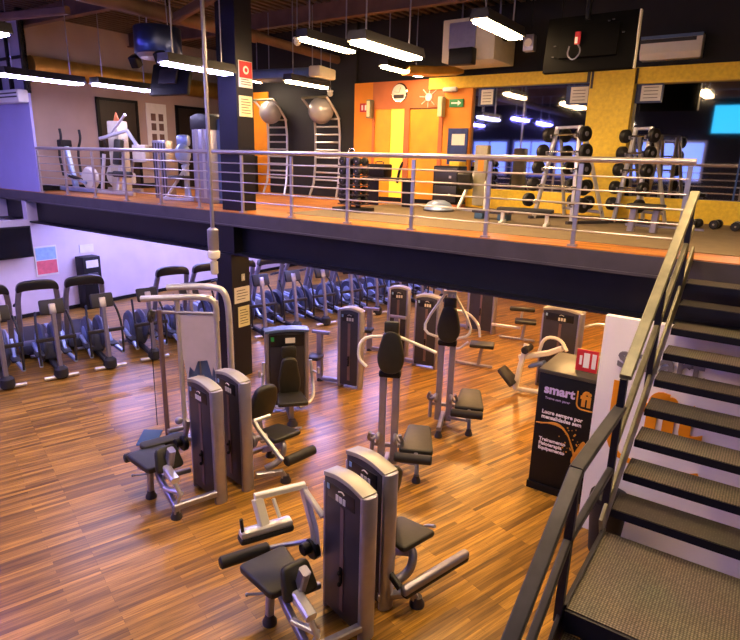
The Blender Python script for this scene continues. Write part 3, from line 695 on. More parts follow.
# small bench at the far end
for lab, x, y in (('small black-topped bench behind the tent-armed station', -4.65, 10.95), ('padded bench with raised rests at the far end of the aisle', -4.6, 13.35)):
    t = thing('training_bench', lab, 'bench', (x, y, 0), R(20), 'loose benches under the mezzanine')
    MB().box((0, 0, .5), (.5, .34, .08), bev=.025).build('seat', 'pad', t)
    MB().bar([(0, 0, .46), (-.05, 0, .05)], .07, .07).bar([(-.6, .1, .05), (.25, -.05, .05)], .06, .05).build('frame', 'steel', t)
    if y > 11:
        MB().box((-.1, .2, .75), (.6, .14, .1), bev=.03).build('arm_rest', 'pad', t); MB().bar([(-.1, .2, .5), (-.1, .2, .72)], .06, .06).bar([(-.8, .2, .3), (-.1, .1, .3)], .07, .07).build('rest_post', 'steel_bright', t)
# press machine left of the black cabinet
t = thing('leg_press_machine', 'pale-armed press machine left of the black cabinet', 'weight machine', (-3.45, 10.2, 0), R(0))
tower(t, .1, .78, .45, .75, 1.6, pole_at=1, face=-1)
MB().bar([(.0, 0, .95), (-.05, -.1, .5), (-.1, -.1, .06)], .09, .09).bar([(-.1, -.1, .07), (.6, .1, .07)], .07, .07).bar([(.3, .1, .07), (.3, .4, .4)], .07, .07).build('frame', 'white_arm', t)
MB().bar([(-.12, 0, .66), (.4, .06, .84), (.64, .06, .98)], .09, .1).tube(rnd([(.2, .14, .8), (.28, .1, 1.12), (.58, .1, 1.14), (.74, .0, .96)], 2), .032).build('press_arm', 'white_arm', t)
padm(SEAT, .1, TR((-.26, -.16, .32), (0, R(40), 0)) @ Matrix.Scale(.8, 4), .03).build('seat', 'pad', t)
MB().roll((.02, -.16, .86), (.02, .16, .86), .07).build('roller', 'rubber', t)
MB().box((.25, -.05, .62), (.3, .2, .06), (0, R(-25), 0), bev=.02).build('foot_plate', 'blue_grey', t)
t = row_machine('machine with pale levers seen over the top of the black cabinet', (-1.9, 11.6, 0), R(200))

# ================================================================== CARDIO ROWS
def elliptical(label, loc):
    t = thing('elliptical_trainer', label, 'elliptical trainer', loc, 0, 'elliptical trainers in the front cardio row')
    for q in (0, -1.55): MB().roll((q, -.3, .05), (q, .3, .05), .035, 10).build('stabilizer', 'steel_bright', t)
    b = MB().bar([(0, 0, .08), (-1.55, 0, .08)], .1, .09).lathe([(.1, .02), (.13, .06), (.12, .2), (.06, .26)], (-.02, 0, 0), n=14)
    b.build('base', 'rubber', t)
    MB().bar([(-.02, 0, .2), (-.16, 0, 1.25)], .08, .09).build('post', 'steel', t)
    c = MB().box((-.22, 0, 1.37), (.09, .42, .28), (0, R(-20), 0), bev=.03).build('console', 'rubber', t)
    MB().box((-.17, 0, 1.34), (.05, .12, .2), (0, R(-20), 0), bev=.015).build('bracket', 'steel', c)
    MB().bar([(-.1, -.34, .78), (-.1, .34, .78)], .06, .07).build('cross_bar', 'rubber', t)
    s = MB()
    for y in (-.12, .12): s.disc((-1.25, y, .42), .4, .12, (0, 1, 0), 24)
    s.box((-1.3, 0, .3), (.7, .3, .4), bev=.08).build('drive_cover', 'flywheel', t)
    MB().disc((-1.25, -.185, .42), .2, .02, (0, 1, 0), 20).build('crank_disc', 'track_blue', t)
    for s_ in (-1, 1):
        MB().bar([(-1.2, s_*.26, .5+.08*s_), (-.75, s_*.24, .3), (-.14, s_*.3, .28)], .06, .08).build('link_arm', 'track_blue', t)
        MB().box((-.72, s_*.24, .33), (.4, .16, .05), bev=.02).build('pedal', 'rubber', t)
        MB().tube(rnd([(-.12, s_*.3, .28), (-.1, s_*.31, .75), (-.22, s_*.3, 1.05), (-.42, s_*.26, 1.25)], 2), .022).build('swing_arm', 'rubber', t)
    return t
def treadmill(label, loc):
    t = thing('treadmill', label, 'treadmill', loc, 0, 'treadmills along the left wall')
    for s in (-1, 1):
        MB().bar([(-.1, s*.36, .1), (.3, s*.36, 1.25), (.42, s*.33, 1.5)], .1, .08).build('upright', 'steel', t)
        MB().tube(rnd([(.28, s*.36, 1.2), (.0, s*.37, 1.15), (-.3, s*.37, 1.05)], 2), .028).build('hand_rail', 'rubber', t)
        MB().box((-.8, s*.36, .2), (1.75, .1, .08), bev=.02).build('side_rail', 'track_blue', t)
    b = MB().prism(smooth_out([(-.44, -.12), (-.4, .1), (-.2, .15), (.2, .15), (.4, .1), (.44, -.12), (.3, -.06), (-.3, -.06)], 2), .16, TR((.42, 0, 1.55), (R(90), 0, R(90))) @ Matrix.Scale(.9, 4), bev=.02)
    c = b.build('console', 'label_dark', t)
    MB().box((.342, 0, 1.57), (.012, .4, .12)).build('screen', 'screen_off', c)
    MB().box((-.85, 0, .17), (1.7, .64, .1), bev=.02).build('deck', 'rubber', t)
    MB().box((.02, 0, .2), (.42, .78, .22), bev=.07).build('motor_hood', 'flywheel', t)
    MB().box((-.85, 0, .06), (1.6, .5, .12)).build('base', 'black', t)
    return t
ord_ = ['first', 'second', 'third', 'fourth', 'fifth', 'sixth', 'seventh', 'eighth', 'ninth', 'tenth', 'eleventh', 'twelfth', 'thirteenth', 'fourteenth', 'fifteenth']
e0 = None
for k in range(14):
    lab = 'grey elliptical trainer, %s from the left in the front cardio row' % ord_[k]
    p = (-10.93+.22*k, 4.4+.87*k, 0)
    if e0 is None: e0 = elliptical(lab, p); e0.rotation_euler.z = R(-17.6)
    else: dup(e0, p, R(-17.6), lab)
t0 = None
for k in range(13):
    lab = 'treadmill with a dark arched console, %s from the left along the pale wall' % ord_[k]
    p = (-12.62+.215*k+(.25 if k > 2 else 0), 4.9+.86*k+(1.0 if k > 2 else 0), 0)
    if t0 is None: t0 = treadmill(lab, p); t0.rotation_euler.z = R(-17.6)
    else: dup(t0, p, R(-17.6), lab)
# lower left wall fittings
t = thing('television', 'dark wall television at the left edge under the mezzanine', 'television', (-15.55, 6.9, 1.75))
MB().box((.2, -.1, .38), (.06, 1.3, .78), bev=.01).build('casing', 'black', t); MB().box((.235, -.1, .38), (.006, 1.22, .7)).build('screen', 'screen_off', t); MB().bar([(0, 0, .4), (.18, 0, .4)], .1, .1).build('bracket', 'steel', t)
t.location = (-15.58, 6.68, 1.6)
def wallplate(name, label, cat, y0, y1, z0, z1, m, x=-15.6):
    t = thing(name, label, cat, (x, (y0+y1)/2, z0)); MB().b2((0, -(y1-y0)/2, 0), (.03, (y1-y0)/2, z1-z0)).build('panel', m, t); return t
t = wallplate('poster', 'blue and red chart poster on the lower left wall', 'poster', 7.34, 7.92, 1.02, 1.8, 'paper')
MB().b2((.03, -.26, .42), (.036, .26, .74)).build('blue_chart', 'poster_cyan', t); MB().b2((.03, -.26, .05), (.036, .26, .4)).build('red_chart', 'poster_red', t)
t = wallplate('notice', 'small pale notice high on the lower left wall', 'sign', 8.55, 8.95, 1.5, 1.72, 'paper')
t = thing('water_dispenser', 'tall black cabinet with a white panel against the lower left wall', 'dispenser', (-15.35, 8.62, 0))
MB().box((0, 0, .72), (.4, .5, 1.44), bev=.02).build('body', 'black', t); MB().box((.205, 0, 1.25), (.012, .34, .2)).build('panel', 'paper', t); MB().box((.2, 0, .85), (.06, .3, .3), bev=.02).build('recess', 'shroud', t)

# ================================================================== UPPER FLOOR THINGS
def ladder(label, xa, xb, group='wall ladders with exercise balls'):
    cx = (xa+xb)/2; w = (xb-xa)/2
    t = thing('wall_ladder', label, 'wall ladder', (cx, 12.38, M), 0, group)
    for s in (-1, 1):
        MB().bar(rnd([(s*(w+.05), -.3, 0), (s*w, -.12, .45), (s*w, -.1, 1.9), (s*(w-.02), -.3, 2.15), (s*(w-.0)-.12, -.5, 2.44)], 1), .05, .05).build('side_rail', 'steel_bright', t)
    for k in range(10):
        z = .24+k*.19; y = -.22 if k == 0 else -.11
        MB().tube([(-w, y, z), (w, y, z)], .022, 8).build('rung', 'steel_bright', t)
    MB().tube([(-w-.12, -.5, 2.44), (w-.12, -.5, 2.44)], .03, 8).build('top_bar', 'rail_olive', t)
    return t
ladder('silver wall ladder just right of the column, leaning frame holding a ball', -12.0, -11.3)
ladder('silver wall ladder nearer the orange wall, its frame holding a ball', -10.3, -9.5)
tag(MB().ball((0, 0, 0), .3).build('exercise_ball', 'ball', None, (-11.62, 11.98, 5.33)), 'grey exercise ball on top of the ladder next to the column', 'ball', 'exercise balls on the ladders')
tag(MB().ball((0, 0, 0), .32).build('exercise_ball', 'ball', None, (-9.88, 11.98, 5.33)), 'grey exercise ball on top of the ladder near the orange wall', 'ball', 'exercise balls on the ladders')

t = thing('wall_clock', 'round grey clock above the orange doors', 'clock', (-7.79, 12.33, 5.7))
MB().disc((0, 0, 0), .22, .05, (0, 1, 0), 28).build('rim', 'chrome', t); MB().disc((0, -.027, 0), .19, .01, (0, 1, 0), 28).build('face', 'paper', t); MB().b2((-.14, -.036, -.12), (.14, -.03, -.04)).build('band', 'ink', t)
b = MB().bar([(0, -.036, 0), (.05, -.036, .12)], .012, .004).bar([(0, -.036, 0), (-.12, -.036, .03)], .012, .004); b.build('hand', 'ink', t)
t = thing('wall_ornament', 'white disc with spiky rays on the orange wall right of the clock', 'ornament', (-7.0, 12.33, 5.58))
MB().disc((0, 0, 0), .09, .05, (0, 1, 0)).build('disc', 'paper', t)
b = MB()
for k in range(7):
    a = R(40+45*k); b.bar([(.1*math.cos(a), 0, .1*math.sin(a)), (.24*math.cos(a), 0, .22*math.sin(a))], .02, .02)
b.build('rays', 'offwhite', t)
t = thing('exit_sign', 'green exit arrow sign at the right end of the orange wall', 'sign', (-6.3, 12.33, 5.35))
MB().b2((-.17, 0, 0), (.17, .03, .17)).build('panel', 'green', t); MB().b2((-.12, -.006, .07), (.04, 0, .1)).prism([(.04, .03), (.12, .085), (.04, .14)], .006, TR((0, -.003, 0), (R(90), 0, 0))).build('arrow', 'white', t)
t = thing('fire_sign', 'small red sign left of the orange doors', 'sign', (-8.8, 12.33, 5.3))
MB().b2((-.13, 0, 0), (.13, .03, .2)).build('panel', 'red', t); MB().b2((-.08, -.006, .04), (-.03, 0, .16)).b2((.02, -.006, .04), (.08, 0, .16)).build('symbols', 'white', t)
for lab, x in (('olive emergency light box left of the orange doors', -8.58), ('pale emergency light box right of the orange doors', -6.63)):
    t = thing('emergency_light', lab, 'light box', (x, 12.27, 5.16)); MB().box((0, 0, .2), (.12, .16, .42), bev=.01).build('case', 'rail_olive' if x < -8 else 'paper_warm', t); MB().box((0, -.085, .2), (.08, .01, .36)).build('lens', 'paper_warm', t)
t = thing('emergency_light', 'flat white light fitting above the green exit sign', 'light box', (-6.45, 12.3, 5.72)); MB().box((0, 0, 0), (.36, .12, .1), bev=.04).build('case', 'white', t); MB().box((0, -.05, -.03), (.2, .06, .05), bev=.02).build('lens', 'paper', t)
t = thing('poster', 'navy poster with a white panel at the edge of the orange wall', 'poster', (-6.2, 12.3, 4.12)); MB().b2((-.24, 0, 0), (.24, .03, .78)).build('sheet', 'poster_blue', t); MB().b2((-.14, -.006, .42), (.18, 0, .66)).build('panel', 'paper', t)
for lab, x0, x1, z0, z1 in (('white framed sheet hanging on the mirror next to the orange wall', -5.8, -5.45, 5.36, 5.72), ('white framed sheet on the mirror just left of the yellow pillar', -3.9, -3.46, 5.33, 5.69), ('white framed sheet on the mirror just right of the yellow pillar', -2.6, -2.15, 5.33, 5.66)):
    t = thing('notice', lab, 'sign', ((x0+x1)/2, 12.38, z0)); w = (x1-x0)/2
    MB().b2((-w, 0, 0), (w, .03, z1-z0)).build('frame', 'poster_blue', t); MB().b2((-w*.6, -.006, .03), (w*.94, 0, z1-z0-.03)).build('sheet', 'paper', t)
    b = MB()
    for k in range(4): b.b2((-w*.4, -.009, .08+k*.06), (w*.7, -.006, .09+k*.06))
    b.build('printed_lines', 'ink', t)

# dumbbell tower
t = thing('dumbbell_tower', 'black upright dumbbell tower with six tiers beside the orange wall', 'rack', (-6.85, 9.3, M))
MB().box((0, 0, .04), (.66, .5, .08), bev=.01).build('base', 'black', t)
for s in (-1, 1): MB().bar([(s*.12, 0, .05), (s*.07, 0, .95)], .06, .1).build('upright', 'black', t)
for k in range(5): MB().box((0, 0, .14+k*.18), (.5, .36, .02)).build('shelf', 'shroud', t)
def dumbbell(label, loc, rz, L=.3, r=.07, group=None, m='weights'):
    t = thing('dumbbell', label, 'dumbbell', loc, rz, group)
    MB().tube([(-L/2, 0, r), (L/2, 0, r)], .016, 8).build('bar', 'chrome', t)
    for s in (-1, 1): MB().disc((s*(L/2-.05), 0, r), r, .09, (1, 0, 0), 12).build('head', m, t)
    return t
tier = ['lowest', 'second', 'third', 'fourth', 'top']
for k in range(5):
    for j, s in enumerate((-1, 1)):
        dumbbell('black dumbbell on the %s tier of the dumbbell tower, %s one' % (tier[k], 'left' if s < 0 else 'right'), (-6.85+s*.17, 9.3, M+.15+k*.18), R(90), .34, .075, 'dumbbells on the upright tower')
t = thing('steel_kettlebell', 'shiny pale ball weight on top of the dumbbell tower', 'weight', (-6.85, 9.22, M+.95)); MB().ball((0, 0, .09), .11, (1.25, 1, .8)).build('body', 'chrome', t); MB().tube(rnd([(-.06, 0, .14), (-.07, 0, .22), (.07, 0, .22), (.06, 0, .14)], 2), .015).build('handle', 'chrome', t)
# small table with black box next to it
t = thing('side_table', 'thin-legged small table between the dumbbell tower and the doors', 'table', (-7.1, 11.0, M))
MB().box((0, 0, .6), (1.0, .4, .03)).build('top', 'shroud', t)
for x in (-.46, .46): MB().bar([(x, 0, 0), (x, 0, .6)], .03, .3).build('leg', 'black', t)
t = thing('tool_case', 'black case on the thin-legged table', 'box', (-7.4, 11.0, M+.615)); MB().box((0, 0, .14), (.46, .34, .28), bev=.03).build('body', 'black', t); MB().tube(rnd([(-.1, 0, .28), (-.1, 0, .33), (.1, 0, .33), (.1, 0, .28)], 1), .012).build('handle', 'rubber', t)
# black cabinet by the doors
t = thing('storage_cabinet', 'black two-drawer cabinet at the right of the orange doors', 'cabinet', (-6.1, 11.85, M))
MB().box((0, 0, .48), (.6, .42, .82), bev=.01).build('body', 'black', t); MB().box((0, 0, .04), (.62, .44, .08)).build('plinth', 'orange_dark', t)
for z in (.3, .68):
    d = MB().box((0, -.215, z), (.54, .015, .34), bev=.004).build('drawer', 'shroud', t); MB().box((.12, -.228, z-.02), (.05, .012, .05)).build('handle', 'steel_bright', d)
MB().box((.16, .02, .94), (.24, .34, .1), bev=.01).build('top_tray', 'yellow_panel', t)
# pale cable machine by the mirror
t = thing('multi_gym', 'pale training machine in front of the mirror beside the black cabinet', 'weight machine', (-5.15, 11.3, M))
MB().box((0, .1, .72), (.28, .2, 1.2), bev=.03).build('weight_tower', 'machine_grey', t); MB().box((0.02, -.015, .95), (.12, .01, .3)).build('placard', 'orange', t)
MB().bar([(-.5, -.2, .04), (.7, -.1, .04)], .07, .06).bar([(-.3, -.3, .04), (-.1, .1, .9)], .06, .06).bar([(.3, -.3, .04), (.12, .1, .7)], .06, .06).build('frame', 'steel_bright', t)
MB().box((-.18, -.25, .62), (.3, .14, .34), (R(25), 0, 0), bev=.04).build('pad', 'pad', t)
t = thing('balance_trainer', 'pale blue half-ball balance trainer on the floor by the black cabinet', 'balance trainer', (-5.75, 10.75, M))
MB().lathe([(.3, .03), (.28, .1), (.22, .17), (.12, .215), (.02, .225)], (0, 0, 0), n=24).build('dome', 'track_blue', t); MB().lathe([(.29, 0), (.32, .01), (.32, .035), (.3, .04)], (0, 0, 0), n=24).build('platform', 'shroud', t)
# step blocks
t = thing('step_platform', 'dark step platform with blue risers below the barbell rack', 'step', (-4.2, 9.9, M)); MB().box((0, 0, .14), (.7, .3, .05), bev=.02).build('top', 'shroud', t)
for x in (-.22, .22): MB().box((x, 0, .06), (.16, .28, .12), bev=.02).build('riser', 'blue_pad', t)
# white low bench base
t = thing('flat_bench', 'low bench with white feet in front of the barbell rack', 'bench', (-3.45, 9.45, M), R(10)); MB().box((0, 0, .24), (.9, .24, .07), bev=.02).build('seat', 'rubber', t)
for x in (-.36, .36): MB().bar([(x, 0, .22), (x, 0, .04)], .05, .06).bar([(x, -.2, .03), (x, .2, .03)], .05, .05).build('leg', 'white', t)
t = thing('flat_bench', 'upright grey bench in front of the smaller barbell rack', 'bench', (-1.68, 9.75, M)); MB().box((0, 0, .4), (.52, .3, .08), bev=.02).build('seat', 'pad', t)
for x in (-.16, .16): MB().bar([(x, 0, .38), (x-.02, 0, .02)], .09, .1).build('leg', 'steel', t)
MB().bar([(-.3, .2, .1), (.8, .2, .1)], .04, .04).build('floor_bar', 'steel', t)

# barbell racks
def barbell(label, loc, L, r, group, rz=0):
    t = thing('barbell', label, 'barbell', loc, rz, group)
    MB().tube([(-L/2, 0, 0), (L/2, 0, 0)], .016, 8).build('bar', 'chrome', t)
    for s in (-1, 1):
        w = MB().disc((s*(L/2-.05), 0, 0), r, .1, (1, 0, 0), 18).build('weight', 'weights', t)
        MB().disc((s*L/2, 0, 0), r*.32, .012, (1, 0, 0), 12).build('end_cap', 'steel', w)
    return t
def rack(label, loc, w, wt, zs, rz):
    t = thing('barbell_rack', label, 'rack', loc, rz, 'barbell racks')
    for s in (-1, 1):
        at = lambda z: s*(w+(wt-w)*z/1.62)
        MB().bar([(at(0), -.36, .02), (at(1.62), -.2, 1.62)], .06, .07).bar([(at(0), .36, .02), (at(1.5), -.1, 1.5)], .05, .06).build('side_frame', 'steel_bright', t)
        MB().bar([(s*w, -.46, .03), (s*w, .44, .03)], .07, .06).build('foot', 'shroud', t)
        for z in zs: MB().bar([(at(z), -.34+z*.1, z-.05), (at(z), -.46+z*.1, z-.045), (at(z), -.47+z*.1, z)], .03, .025).build('hook', 'steel', t)
    MB().bar([(-w, .3, .2), (w, .3, .2)], .05, .05).build('cross_bar', 'steel', t)
    MB().bar([(-wt, -.2, 1.6), (wt, -.2, 1.6)], .05, .05).build('cross_bar', 'steel', t)
    return t
zs = [.34, .62, .92, 1.2, 1.48]
def spot(c, rz, x, y, z): return (c[0]+x*math.cos(rz)-y*math.sin(rz), c[1]+x*math.sin(rz)+y*math.cos(rz), z)
rz = R(-32); c = (-3.12, 10.75)
rack('tall silver rack of barbells left of the yellow pillar', (c[0], c[1], M), .5, .28, zs, rz)
for z, n_, L in zip(zs, tier, (1.5, 1.38, 1.27, 1.17, .98)):
    barbell('black fixed barbell on the %s level of the rack left of the yellow pillar' % n_, spot(c, rz, .04, -.42+z*.1, M+z), L, .125, 'barbells on the left rack', rz)
    barbell('short black barbell on the %s level at the back of the left rack' % n_, spot(c, rz, -.1, .44-z*.3, M+z), .5, .12, 'short barbells behind the left rack', rz)
c = (-2.02, 11.25)
rack('smaller silver rack of barbells right of the yellow pillar', (c[0], c[1], M), .24, .16, zs, rz)
for z, n_ in zip(zs, tier):
    barbell('short black barbell on the %s level of the rack right of the yellow pillar' % n_, spot(c, rz, 0, -.42+z*.1, M+z), .7, .115, 'short barbells on the right rack', rz)
for k in range(8):
    dumbbell('black dumbbell lying in a line under the mirror, %s from the left' % ord_[k], (-1.15+.3*(k % 8), 11.3+.12*(k % 2), M+.008), R(70+9*k), .3, .075, 'dumbbells on the floor by the mirror')

# left upper machines
t = thing('elliptical_trainer', 'elliptical trainer on the upper floor at the left end of the railing', 'elliptical trainer', (-14.75, 8.25, M), R(185))
MB().bar([(-.7, 0, .06), (.7, 0, .06)], .12, .1).bar([(.1, 0, .1), (.35, 0, 1.1)], .12, .12).build('frame', 'track_blue', t)
MB().box((.4, 0, 1.18), (.16, .32, .18), bev=.03).build('console', 'rubber', t)
for s in (-1, 1):
    MB().tube(rnd([(.2, s*.24, .4), (.28, s*.26, 1.0), (.1, s*.26, 1.3), (.14, s*.26, 1.52)], 2), .03).build('swing_arm', 'rubber', t)
    MB().box((-.2, s*.2, .36), (.4, .14, .06), (0, R(-12), 0), bev=.02).build('pedal', 'rubber', t)
    MB().bar([(-.6, s*.2, .25), (.2, s*.22, .45)], .05, .07).build('link_arm', 'track_blue', t)
MB().disc((-.5, 0, .36), .28, .16, (0, 1, 0)).build('drive_cover', 'offwhite', t)
t = thing('exercise_bike', 'pale exercise bike on the upper floor beside the left elliptical', 'exercise bike', (-14.35, 9.3, M), R(190))
MB().disc((.3, 0, .4), .3, .18, (0, 1, 0)).box((0, 0, .35), (.7, .16, .3), bev=.06).build('body', 'offwhite', t); MB().bar([(.3, 0, .5), (.38, 0, 1.15)], .08, .08).bar([(-.6, 0, .05), (.6, 0, .05)], .08, .08).build('frame', 'steel_bright', t)
MB().tube(rnd([(.38, -.22, 1.3), (.36, -.2, 1.15), (.38, 0, 1.12), (.36, .2, 1.15), (.38, .22, 1.3)], 2), .025).build('handlebar', 'rubber', t); MB().box((-.35, 0, .85), (.28, .2, .08), bev=.03).build('seat', 'rubber', t); MB().bar([(-.25, 0, .4), (-.35, 0, .82)], .06, .06).build('seat_post', 'steel', t)
t = thing('chest_press_machine', 'white tower machine with crossing levers in front of the dark upper door', 'weight machine', (-13.3, 8.6, M), R(5))
MB().box((-.35, .2, .88), (.4, .3, 1.7), bev=.03).build('weight_tower', 'machine_cream', t); MB().prism([(-.1, 0), (.1, 0), (0, .2)], .02, TR((-.1, -.0, 1.72), (R(90), 0, 0))).build('warning_sign', 'orange_dark', t)
MB().box((.55, .1, .98), (.52, .12, .4), (0, 0, R(-5)), bev=.02).build('side_panel', 'machine_cream', t)
MB().bar([(-.5, -.2, 1.3), (.25, .0, 1.5), (.5, .1, 1.1)], .07, .08).tube([(-.3, -.1, 1.35), (.35, -.1, 1.85)], .03).bar([(0, -.2, .04), (0, .1, 1.3)], .1, .1).bar([(-.55, -.3, .05), (.7, -.3, .05)], .08, .08).bar([(.35, -.3, .05), (.3, -.2, .9)], .07, .07).bar([(-.45, -.3, .05), (-.4, -.2, .95)], .07, .07).build('frame', 'steel_bright', t)
MB().box((0, -.1, 1.0), (.24, .14, .6), (R(-10), 0, 0), bev=.04).build('backrest', 'pad', t); MB().box((.1, -.25, .5), (.34, .34, .08), bev=.03).build('seat', 'pad', t); MB().roll((.1, -.35, .5), (.65, -.3, .5), .07).build('roller', 'rubber', t)
t = thing('weight_tower_machine', 'narrow grey slatted tower machine left of the blue one upstairs', 'weight machine', (-11.6, 8.6, M))
MB().box((-.1, 0, .64), (.46, .25, 1.28), bev=.02).build('weight_tower', 'steel', t)
b = MB()
for k in range(5): b.b2((-.3+.1*k, -.135, .06), (-.27+.1*k, -.125, 1.22))
b.build('guide_slats', 'shroud', t)
t = thing('ab_machine', 'pale machine with a rounded headpiece beside the blue tower', 'weight machine', (-10.95, 8.55, M), R(20))
MB().ball((0, 0, 1.0), .17, (1, 1, 1.3)).box((0, .05, 1.28), (.3, .16, .24), bev=.06).build('head_pad', 'track_blue', t); MB().bar([(0, .1, .05), (0, .1, 1.3)], .1, .1).bar([(-.35, -.3, .04), (.35, -.2, .04)], .07, .07).bar([(-.3, -.3, .05), (.1, .05, .8)], .06, .06).bar([(.3, -.25, .05), (-.05, .05, .75)], .06, .06).build('frame', 'steel_bright', t); MB().box((0, -.2, .5), (.36, .34, .08), bev=.03).build('seat', 'pad', t)
t = thing('cable_tower', 'tall blue-capped tower machine just left of the upper column', 'weight machine', (-10.1, 8.6, M), R(-8))
MB().box((0, 0, .8), (.62, .5, 1.6), bev=.03).build('weight_tower', 'pole', t); MB().prism([(-.33+.66*k/10, .06*math.sin(math.pi*k/10)) for k in range(11)]+[(.33, -.26), (-.33, -.26)], .52, TR((0, 0, 1.75), (R(90), 0, 0)), bev=.02).build('tower_cap', 'navy', t)
MB().box((-.12, -.255, .8), (.1, .01, 1.4)).box((.14, -.255, .8), (.1, .01, 1.4)).build('guide_slats', 'steel_bright', t)
for s in (-1, 1): MB().bar([(s*.34, 0, 0), (s*.34, 0, 1.7)], .07, .2).build('upright', 'blue_grey', t)
t = thing('low_cabinet', 'low black cabinet standing between the column and the first ladder', 'cabinet', (-11.2, 11.6, M)); MB().box((-1.3, .3, .5), (.4, .5, 1.0), bev=.02).build('body', 'black', t); MB().box((-1.3, .04, .5), (.36, .02, .9)).build('door', 'shroud', t)
t = thing('poster', 'tall white poster with photo squares on the upper left wall', 'poster', (-15.6, 11.3, 4.4)); MB().b2((0, -.34, 0), (.03, .34, 1.2)).build('sheet', 'paper', t)
b = MB()
for y in (-.2, .06):
    for z in (.15, .45, .72): MB().b2((.03, y, z), (.036, y+.16, z+.2)).build('photo', 'brown_steel', t)

# ================================================================== CEILING FITTINGS
t = thing('drum_speaker', 'shiny dark drum hanging from the ceiling left of the column', 'speaker', (-9.47, 7.0, 5.86))
MB().lathe([(.39, 0), (.4, .02), (.4, .42), (.39, .44)], (0, 0, 0), n=36).build('drum', 'drum_navy', t)
MB().lathe([(.32, -.06), (.35, -.03), (.37, 0)], (0, 0, 0), n=30).build('rim', 'steel', t)
for s in (-1, 1): MB().tube([(s*.3, 0, .42), (s*.22, 0, 1.5)], .012, 6).build('cable', 'steel', t)
for x, y in ((-.4, -.2), (.38, -.25)): MB().box((x, y, -.1), (.16, .16, .2), (R(30), 0, R(20)), bev=.02).build('spotlight', 'black', t)
t = thing('television', 'hanging television seen from behind under the drum speaker', 'television', (-11.0, 8.4, 5.7))
MB().box((0, 0, 0), (1.1, .09, .66), (R(-14), 0, R(6)), bev=.015).build('casing', 'black', t); MB().box((0, -.07, .05), (.5, .06, .3), (R(-14), 0, R(6)), bev=.01).build('rear_cover', 'shroud', t); MB().tube([(0, 0, .2), (0, 0, 1.6)], .03, 8).build('mount', 'black', t)
t = thing('television', 'big television hanging near the white air unit, its black back to us', 'television', (-2.58, 9.0, 5.82))
MB().box((0, 0, 0), (1.24, .1, .74), (R(-6), 0, R(-2)), bev=.015).build('casing', 'matt_black', t)
rc = MB().box((0, -.075, .02), (.8, .06, .42), (R(-6), 0, R(-2)), bev=.015).build('rear_cover', 'matt_black', t)
b = MB()
random.seed(5)
for k in range(9): b.box((random.uniform(-.5, .5), -.07, random.uniform(-.28, .3)), (.03, .03, .012))
b.build('vent_screws', 'shroud', rc)
MB().box((-.14, -.13, .06), (.07, .03, .16)).build('red_box', 'red', t); MB().box((-.15, -.15, .03), (.035, .012, .08)).build('white_label', 'white', t)
MB().tube(rnd([(-.14, -.13, 0), (-.06, -.16, -.12), (-.16, -.16, -.24), (-.26, -.15, -.16), (-.24, -.14, -.04)], 2), .01, 6).build('cable', 'steel', t)
MB().bar([(-.06, -.02, .3), (-.06, -.02, 1.5)], .1, .06).build('mount', 'black', t)
MB().b2((.615, -.06, -.36), (.635, .03, .36)).build('edge_trim', 'offwhite', t)
t = thing('air_conditioner', 'flat blue-lit cassette unit hanging above the ladders', 'air conditioner', (-9.5, 10.5, 5.9))
MB().box((-.1, 0, .06), (1.9, .7, .2), (0, 0, R(10)), bev=.04).build('casing', 'blue_grey', t); MB().box((.8, .1, .07), (.3, .72, .22), (0, 0, R(10)), bev=.04).build('end_cover', 'offwhite', t)  # blue light on the casing is put into its colour
b = MB()
for s in (-.7, .6): b.tube([(s, 0, .15), (s, 0, 1.4)], .012, 6)
b.build('hanger', 'steel', t)
t = thing('air_conditioner', 'big square white air unit hanging below the ceiling in the middle', 'air conditioner', (-5.45, 11.5, 6.1))
MB().box((0, 0, .34), (1.1, 1.0, .76), bev=.015).build('casing', 'offwhite', t); MB().box((-.12, -.51, .4), (.56, .02, .5)).build('grille', 'steel', t)
MB().box((-.05, -.6, .02), (.5, .2, .3), bev=.02).build('motor_box', 'black', t); MB().tube(rnd([(.55, -.3, .5), (.62, -.3, .3), (.7, -.2, .3), (.72, -.1, .5)], 2), .014, 6).build('cable', 'black', t)
MB().bar([(-.4, 0, .7), (-.4, 0, 1.3)], .03, .03).bar([(.4, 0, .7), (.4, 0, 1.3)], .03, .03).build('hanger', 'steel', t)
t = thing('air_conditioner', 'white split air conditioner on the wall at the upper right', 'air conditioner', (-2.1, 12.3, 6.05))
MB().prism([(0, .0), (.22, .0), (.3, .1), (.27, .38), (0, .4)], 1.0, TR((0, .2, 0), (R(90), 0, R(-90))), bev=.02).build('casing', 'white', t); MB().box((-.05, -.08, .3), (.9, .03, .06)).build('grille', 'shroud', t); MB().box((0, -.08, .36), (1.0, .05, .05)).build('top_vent', 'blue_grey', t)
t = thing('air_conditioner', 'white split air conditioner over the partition at the far left', 'air conditioner', (-15.9, 7.43, 5.28))
MB().box((0, -.12, .14), (1.7, .26, .3), bev=.05).build('casing', 'white', t); MB().box((0, -.256, .2), (1.6, .012, .03)).box((0, -.256, .12), (1.6, .012, .03)).build('grille', 'shroud', t)
t = thing('loudspeaker', 'small grey boxed speaker right of the white air unit', 'speaker', (-4.22, 11.0, 6.27)); MB().box((0, 0, 0), (.2, .16, .28), bev=.02).build('cabinet', 'steel', t); MB().disc((0, -.085, 0), .07, .01, (0, 1, 0)).build('cone', 'paper', t); MB().tube([(0, 0, .14), (0, 0, 1.0)], .012, 6).build('mount', 'black', t)
